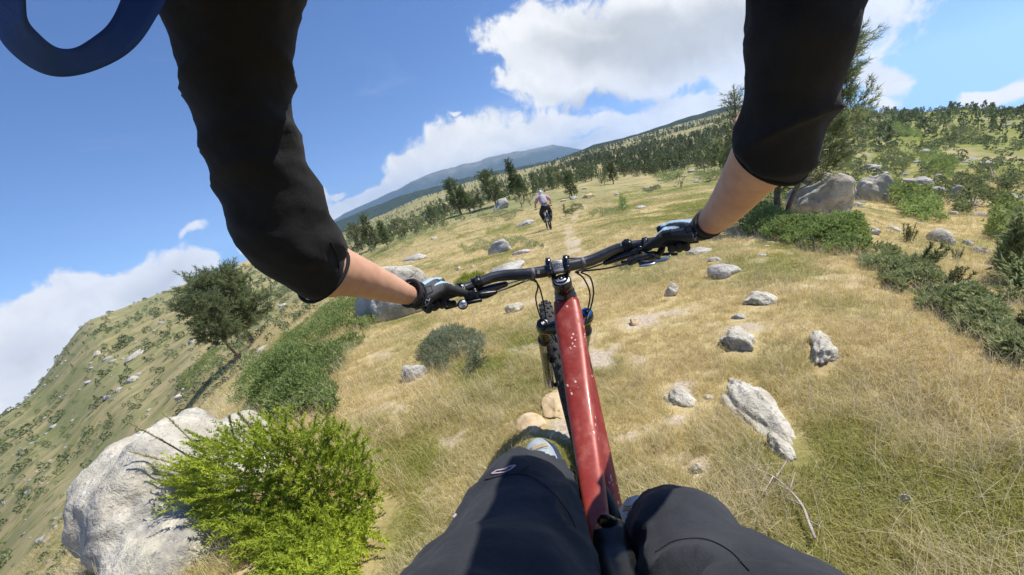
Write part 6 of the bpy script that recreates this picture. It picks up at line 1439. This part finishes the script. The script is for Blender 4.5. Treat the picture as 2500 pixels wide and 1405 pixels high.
def body2(m):
    sweep(m, [K(0, .18, .95), K(0, .34, 1.15), K(0, .56, 1.36)], [.13, .12, .13], 14, 10, rounded=3); sweep(m, [K(0, .56, 1.38), K(0, .66, 1.47)], .055, 10, 4, rounded=2)
    V, F = ico(3); m.add(V * np.array([.078, .095, .11]) + K(0, .70, 1.56), F)
    for s in (-1, 1):
        sweep(m, [K(.19 * s, .54, 1.38), K(.33 * s, .62, 1.20), K(.345 * s, .74, 1.09), K(.345 * s, .80, 1.045)], [.058, .046, .038, .034], 10, 14, rounded=3)
        for q in range(4): sweep(m, [K((.30 + .028 * q) * s, .80, 1.05), K((.30 + .028 * q) * s, .835, 1.035), K((.30 + .028 * q) * s, .835, 1.005), K((.30 + .028 * q) * s, .80, .995)], .013, 6, 6, rounded=2)
        sweep(m, [K(.10 * s, .18, .93), K(.17 * s, .52 - .12 * s, .72), K(.13 * s, .40 - .17 * s, .42)], [.085, .065, .045], 12, 14, rounded=3)
q2('body', body2, M_SKIN)
def shirt(m):
    sweep(m, [K(0, .19, 1.0), K(0, .34, 1.16), K(0, .54, 1.36), K(0, .58, 1.42)], [.165, .155, .165, .09], 18, 12, rounded=2)
    for s in (-1, 1): sweep(m, [K(.10 * s, .54, 1.40), K(.20 * s, .55, 1.37), K(.30 * s, .60, 1.25)], [.10, .085, .072], 12, 8, rounded=2)
fd = lambda V, N: V + N * (.010 * fbm(V * 9, 3, 3))[:, None]
q2('shirt', shirt, M_PINK, mod=fd)
def pants(m):
    sweep(m, [K(-.07, .17, .97), K(.07, .17, .97)], .145, 16, 5, rounded=3)
    for s in (-1, 1): sweep(m, [K(.09 * s, .18, .96), K(.18 * s, .52 - .12 * s, .72), K(.15 * s, .44 - .17 * s, .55), K(.14 * s, .40 - .17 * s, .42)], [.125, .098, .08, .066], 14, 16, rounded=2)
q2('trousers', pants, M_BLKP, mod=fd)
for s in (-1, 1):
    m = MB(); sweep(m, [K(.135 * s, .33 - .17 * s, .395), K(.135 * s, .46 - .17 * s, .39), K(.135 * s, .58 - .17 * s, .375)], [.045, .05, .035], 10, 8, rounded=3); o = m.build('shoe', M_DGREY, None, True, root=pr2)
m = MB(); V, F = ico(3); V = V.copy(); V[:, 2] = np.maximum(V[:, 2], -.35); m.add(V * np.array([.112, .142, .125]) + K(0, .70, 1.60), F)
hm2 = m.build('helmet', M_HELM, None, True, root=pr2)
for q in (-.055, 0, .055):
    m = MB(); sweep(m, [K(q, .575, 1.60), K(q * .9, .62, 1.70), K(q * .8, .72, 1.735)], [.010, .013, .010], 6, 8); v = m.build('vent', M_DGREY); bpy.context.view_layer.update(); v.parent = hm2; v.matrix_parent_inverse = hm2.matrix_world.inverted()
bk = empty('backpack', K(0, .38, 1.2), 'pale grey backpack worn by the rider in the pink shirt', 'backpack')
def pk(m): sweep(m, [K(0, .16, 1.14), K(0, .22, 1.25), K(0, .36, 1.42), K(0, .42, 1.50)], [.115, .135, .130, .075], 16, 10, power=2.8, up=tuple(f2), flat=.75, rounded=3)
m = MB(); pk(m); V, N, F = remeshed(m, .014, 2); V = V + N * (.008 * fbm(V * 10, 3, 9))[:, None]; o = obj('bag', mesh('bag', V, F, M_GREYPK)); under(o, bk)
m = MB(); sweep(m, [K(-.10, .10, 1.16), K(0, .07, 1.15), K(.10, .10, 1.16)], [.03, .035, .03], 8, 10, rounded=2); o = m.build('pocket', M_DGREY, None, True, root=bk)
for s in (-1, 1): m = MB(); sweep(m, [K(.09 * s, .40, 1.46), K(.14 * s, .56, 1.46), K(.13 * s, .66, 1.34), K(.12 * s, .40, 1.10), K(.11 * s, .20, 1.12)], .016, 6, 16); m.build('strap', M_DGREY, None, True, root=bk)
# ------------------------------------------------------------------ air: pale haze round the whole place
def build_haze():
    mb = MB(); x0, x1, y0, y1, z0, z1 = -2100, 2050, -1500, 7300, -620, 300
    V = [(x, y, z) for z in (z0, z1) for y in (y0, y1) for x in (x0, x1)]
    mb.add(V, [(0, 2, 3, 1), (4, 5, 7, 6), (0, 1, 5, 4), (2, 6, 7, 3), (0, 4, 6, 2), (1, 3, 7, 5)])
    m = bpy.data.materials.new('haze'); m.use_nodes = True; t = m.node_tree; t.nodes.clear()
    o = t.nodes.new('ShaderNodeOutputMaterial'); v = t.nodes.new('ShaderNodeVolumePrincipled')
    v.inputs['Color'].default_value = (.52, .74, 1.0, 1); v.inputs['Density'].default_value = HAZE; v.inputs['Anisotropy'].default_value = .25
    t.links.new(v.outputs[0], o.inputs['Volume'])
    tag(mb.build('haze', m, smooth=False), kind='stuff')
HAZE = 0.00013
build_haze()
